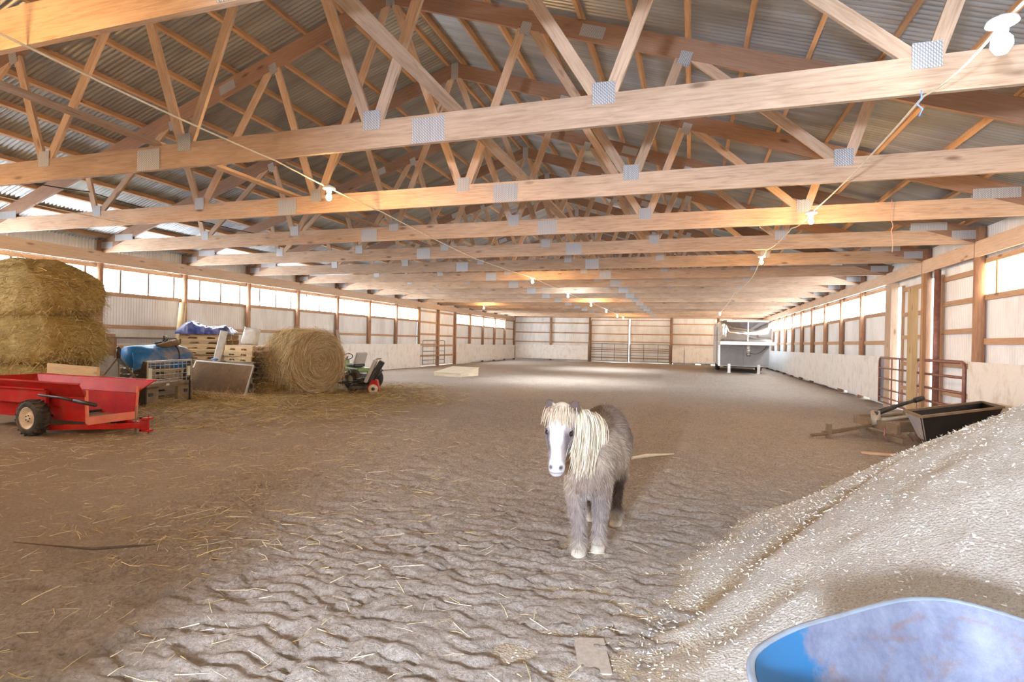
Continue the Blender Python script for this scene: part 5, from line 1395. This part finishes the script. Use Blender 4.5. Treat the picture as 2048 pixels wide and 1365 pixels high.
    cf = np.where(((RNG.random(m) < .22) & ~headm)[:, None], np.clip(cf * 1.35 + [.04, .03, .01], 0, 1), cf)
    v, f, c = blades(roots[okm], d[okm], ln[okm], np.where(headm, .0016, .0024)[okm], cf[okm], 2, droop=.12, tip=.2)
    np_mesh('coat', v, f, M['coat'], c, parent=t, smooth=False)
    # feathered hair behind the pasterns
    # mane: long strands over the pony's near side
    def strands(name, P0, ctrl, wd, cols, segs=7, jit=.012):
        n = len(P0); K = len(ctrl); pts = np.stack([P0 + c for c in [np.zeros((n, 3))] + ctrl], 1)
        T = np.linspace(0, 1, segs + 1); VV = np.zeros((n, segs + 1, 2, 3))
        from math import comb
        deg = K
        side = np.stack([RNG.normal(size=n), RNG.normal(size=n) * .6, RNG.normal(size=n) * .2], 1); side /= np.linalg.norm(side, axis=1, keepdims=True)
        for k, tt in enumerate(T):
            p = sum(comb(deg, j) * tt ** j * (1 - tt) ** (deg - j) * pts[:, j] for j in range(deg + 1))
            ww = wd * (1 - .75 * tt ** 2) / 2
            VV[:, k, 0] = p - side * ww; VV[:, k, 1] = p + side * ww
        b0 = (np.arange(n) * (segs + 1) * 2)[:, None, None]; q = np.array([[2 * k, 2 * k + 1, 2 * k + 3, 2 * k + 2] for k in range(segs)])
        np_mesh(name, VV.reshape(-1, 3), (b0 + q[None]).reshape(-1, 4), M['coat'], np.repeat(cols, (segs + 1) * 2, axis=0), parent=t, smooth=False)
    n = 620
    u = RNG.random(n) ** 1.15 * .8
    clump = np.floor(u * 14) / 14 + .035
    u2 = u * .5 + clump * .5
    cr = np.array([(-.105, -.215, 1.045), (-.075, -.16, 1.04), (-.03, -.07, 1.01), (.0, .03, .965), (.005, .12, .925)])
    ct = np.array([0, .22, .5, .78, 1.0])
    P0 = np.stack([np.interp(u, ct, cr[:, k]) for k in range(3)], 1) + RNG.normal(size=(n, 3)) * [.010, .012, .006]
    drop = np.interp(u2, [0, .2, .5, .8, 1.0], [.30, .45, .42, .22, .15]) * RNG.uniform(.75, 1.06, n)
    out = np.interp(u2, [0, .3, .6, 1], [.060, .100, .125, .145])
    c1 = np.stack([out * .55, -.01 + 0 * u, .035 + 0 * u], 1) + RNG.normal(size=(n, 3)) * .008
    c2 = np.stack([out * 1.0, -.035 + 0 * u, -drop * .30], 1) + RNG.normal(size=(n, 3)) * .010
    c3 = np.stack([out * np.interp(u2, [0, .3, 1], [.85, .80, .9]), -.06 * (1 - u2) - .055, -drop * .70], 1) + RNG.normal(size=(n, 3)) * .012
    c4 = np.stack([out * np.interp(u2, [0, .3, 1], [.70, .55, .8]) - .0, -.06 * (1 - u2) - .06, -drop], 1) + RNG.normal(size=(n, 3)) * .014
    strands('mane', P0, [c1, c2, c3, c4], .0060, pick_cols(n, [(.62, .52, .37), (.70, .61, .46), (.48, .38, .25), (.74, .68, .56)], .14))
    n = 420
    P0 = np.stack([hx + RNG.normal(size=n) * .030, -.245 + RNG.normal(size=n) * .018, 1.058 + RNG.normal(size=n) * .006], 1)
    sp = RNG.normal(size=n)
    c1 = np.stack([sp * .020, -.045 + 0 * sp, .020 + 0 * sp], 1); c2 = np.stack([sp * .026, -.098 + 0 * sp, -.030 + 0 * sp], 1); c3 = np.stack([sp * .032, -.118 + RNG.normal(size=n) * .006, -.085 - RNG.random(n) * .045], 1)
    strands('forelock', P0, [c1, c2, c3], .0048, pick_cols(n, [(.60, .47, .33), (.70, .57, .41), (.52, .40, .29)], .12), 5)
    n = 260
    P0 = np.stack([.012 + RNG.normal(size=n) * .02, .96 + RNG.normal(size=n) * .01, .83 + RNG.normal(size=n) * .01], 1)
    c1 = np.stack([RNG.normal(size=n) * .02, .06 + 0 * P0[:, 0], .0 * P0[:, 0]], 1); c2 = np.stack([RNG.normal(size=n) * .05, .08 + 0 * P0[:, 0], -.3 + 0 * P0[:, 0]], 1); c3 = np.stack([RNG.normal(size=n) * .06, .06 + 0 * P0[:, 0], -.6 - RNG.random(n) * .12], 1)
    strands('tail', P0, [c1, c2, c3], .007, pick_cols(n, [(.70, .58, .42), (.50, .40, .30)], .12), 6)
    # hooves
    for x, y in ((-.045, -.069), (.072, .051), (-.10, .74), (.118, .68)):
        mb = MB(); rings = []
        for z, r, sh in ((-.012, .052, -.008), (.0, .052, -.007), (.02, .050, -.002), (.042, .0455, .004), (.05, .040, .006)):
            rings.append([(x + r * math.cos(2 * pi * k / 22), y + sh + r * 1.12 * math.sin(2 * pi * k / 22), z) for k in range(22)])
        mb.loft(rings); mb.build('hoof', M['hoof'], t, True)
    for s in (-1, 1):
        e = MB().ball((hx + s * .0815, -.345, .893), .0205, 16, 12, (.75, 1, .92)).build('eye', M['eye'], t, True)
        mb = MB(); mb.tube([(hx + s * .086 + .016 * math.sin(q) * s * .2, -.350 - .014 * math.cos(q * .9) , .900 + .012 * math.sin(q) + .004) for q in [(-.3 + .45 * k) for k in range(8)]], .003, 6)
        mb.build('eyelid', M['eye'], t, True)
pony()

# ------------------------------------------------------------------ daylight
w = bpy.data.worlds.new('sky'); SC.world = w; w.use_nodes = True
wt = w.node_tree
for n_ in list(wt.nodes): wt.nodes.remove(n_)
wo = wt.nodes.new('ShaderNodeOutputWorld'); bg = wt.nodes.new('ShaderNodeBackground'); sky = wt.nodes.new('ShaderNodeTexSky')
sky.sky_type = 'HOSEK_WILKIE'; sky.turbidity = 4.0; sky.ground_albedo = .5; sky.sun_direction = (.35, -.6, .72)
mixn = wt.nodes.new('ShaderNodeMix'); mixn.data_type = 'RGBA'; mixn.inputs[0].default_value = .72
mixn.inputs[7].default_value = (.93, .96, 1.0, 1)
wt.links.new(sky.outputs[0], mixn.inputs[6]); wt.links.new(mixn.outputs[2], bg.inputs[0]); bg.inputs[1].default_value = 4.5
wt.links.new(bg.outputs[0], wo.inputs[0])
def area(name, loc, aim, sx, sy, power, col):
    l = bpy.data.lights.new(name, 'AREA'); l.shape = 'RECTANGLE'; l.size = sx; l.size_y = sy; l.energy = power; l.color = col
    o = bpy.data.objects.new(name, l); COL.objects.link(o); o.location = loc
    o.rotation_euler = (Vector(aim) - Vector(loc)).to_track_quat('-Z', 'Y').to_euler(); return o
area('daylight_through_front_doorway', (-.85, -1.9, 1.6), (0, 4, 1.3), .3, .3, 520, (.70, .80, 1.0))
for nm, y in (('nearer', 20.9), ('farther', 31.4)):
    l = bpy.data.lights.new('flood_bulb_beam_' + nm, 'SPOT'); l.energy = 700; l.color = (.92, .95, 1.0); l.spot_size = math.radians(125); l.spot_blend = .7; l.shadow_soft_size = .05
    o = bpy.data.objects.new('flood_bulb_beam_' + nm, l); COL.objects.link(o); o.location = (-4.53, y, 3.20)

vs_ = SC.view_settings; vs_.view_transform = 'Standard'; vs_.look = 'None'; vs_.exposure = 0.45; vs_.gamma = 1.0; vs_.use_curve_mapping = False
SC.cycles.use_denoising = True
SC.cycles.max_bounces = 6; SC.cycles.diffuse_bounces = 4; SC.cycles.glossy_bounces = 3; SC.cycles.transmission_bounces = 3
SC.cycles.sample_clamp_indirect = 6.0
SC.cycles.use_light_tree = True
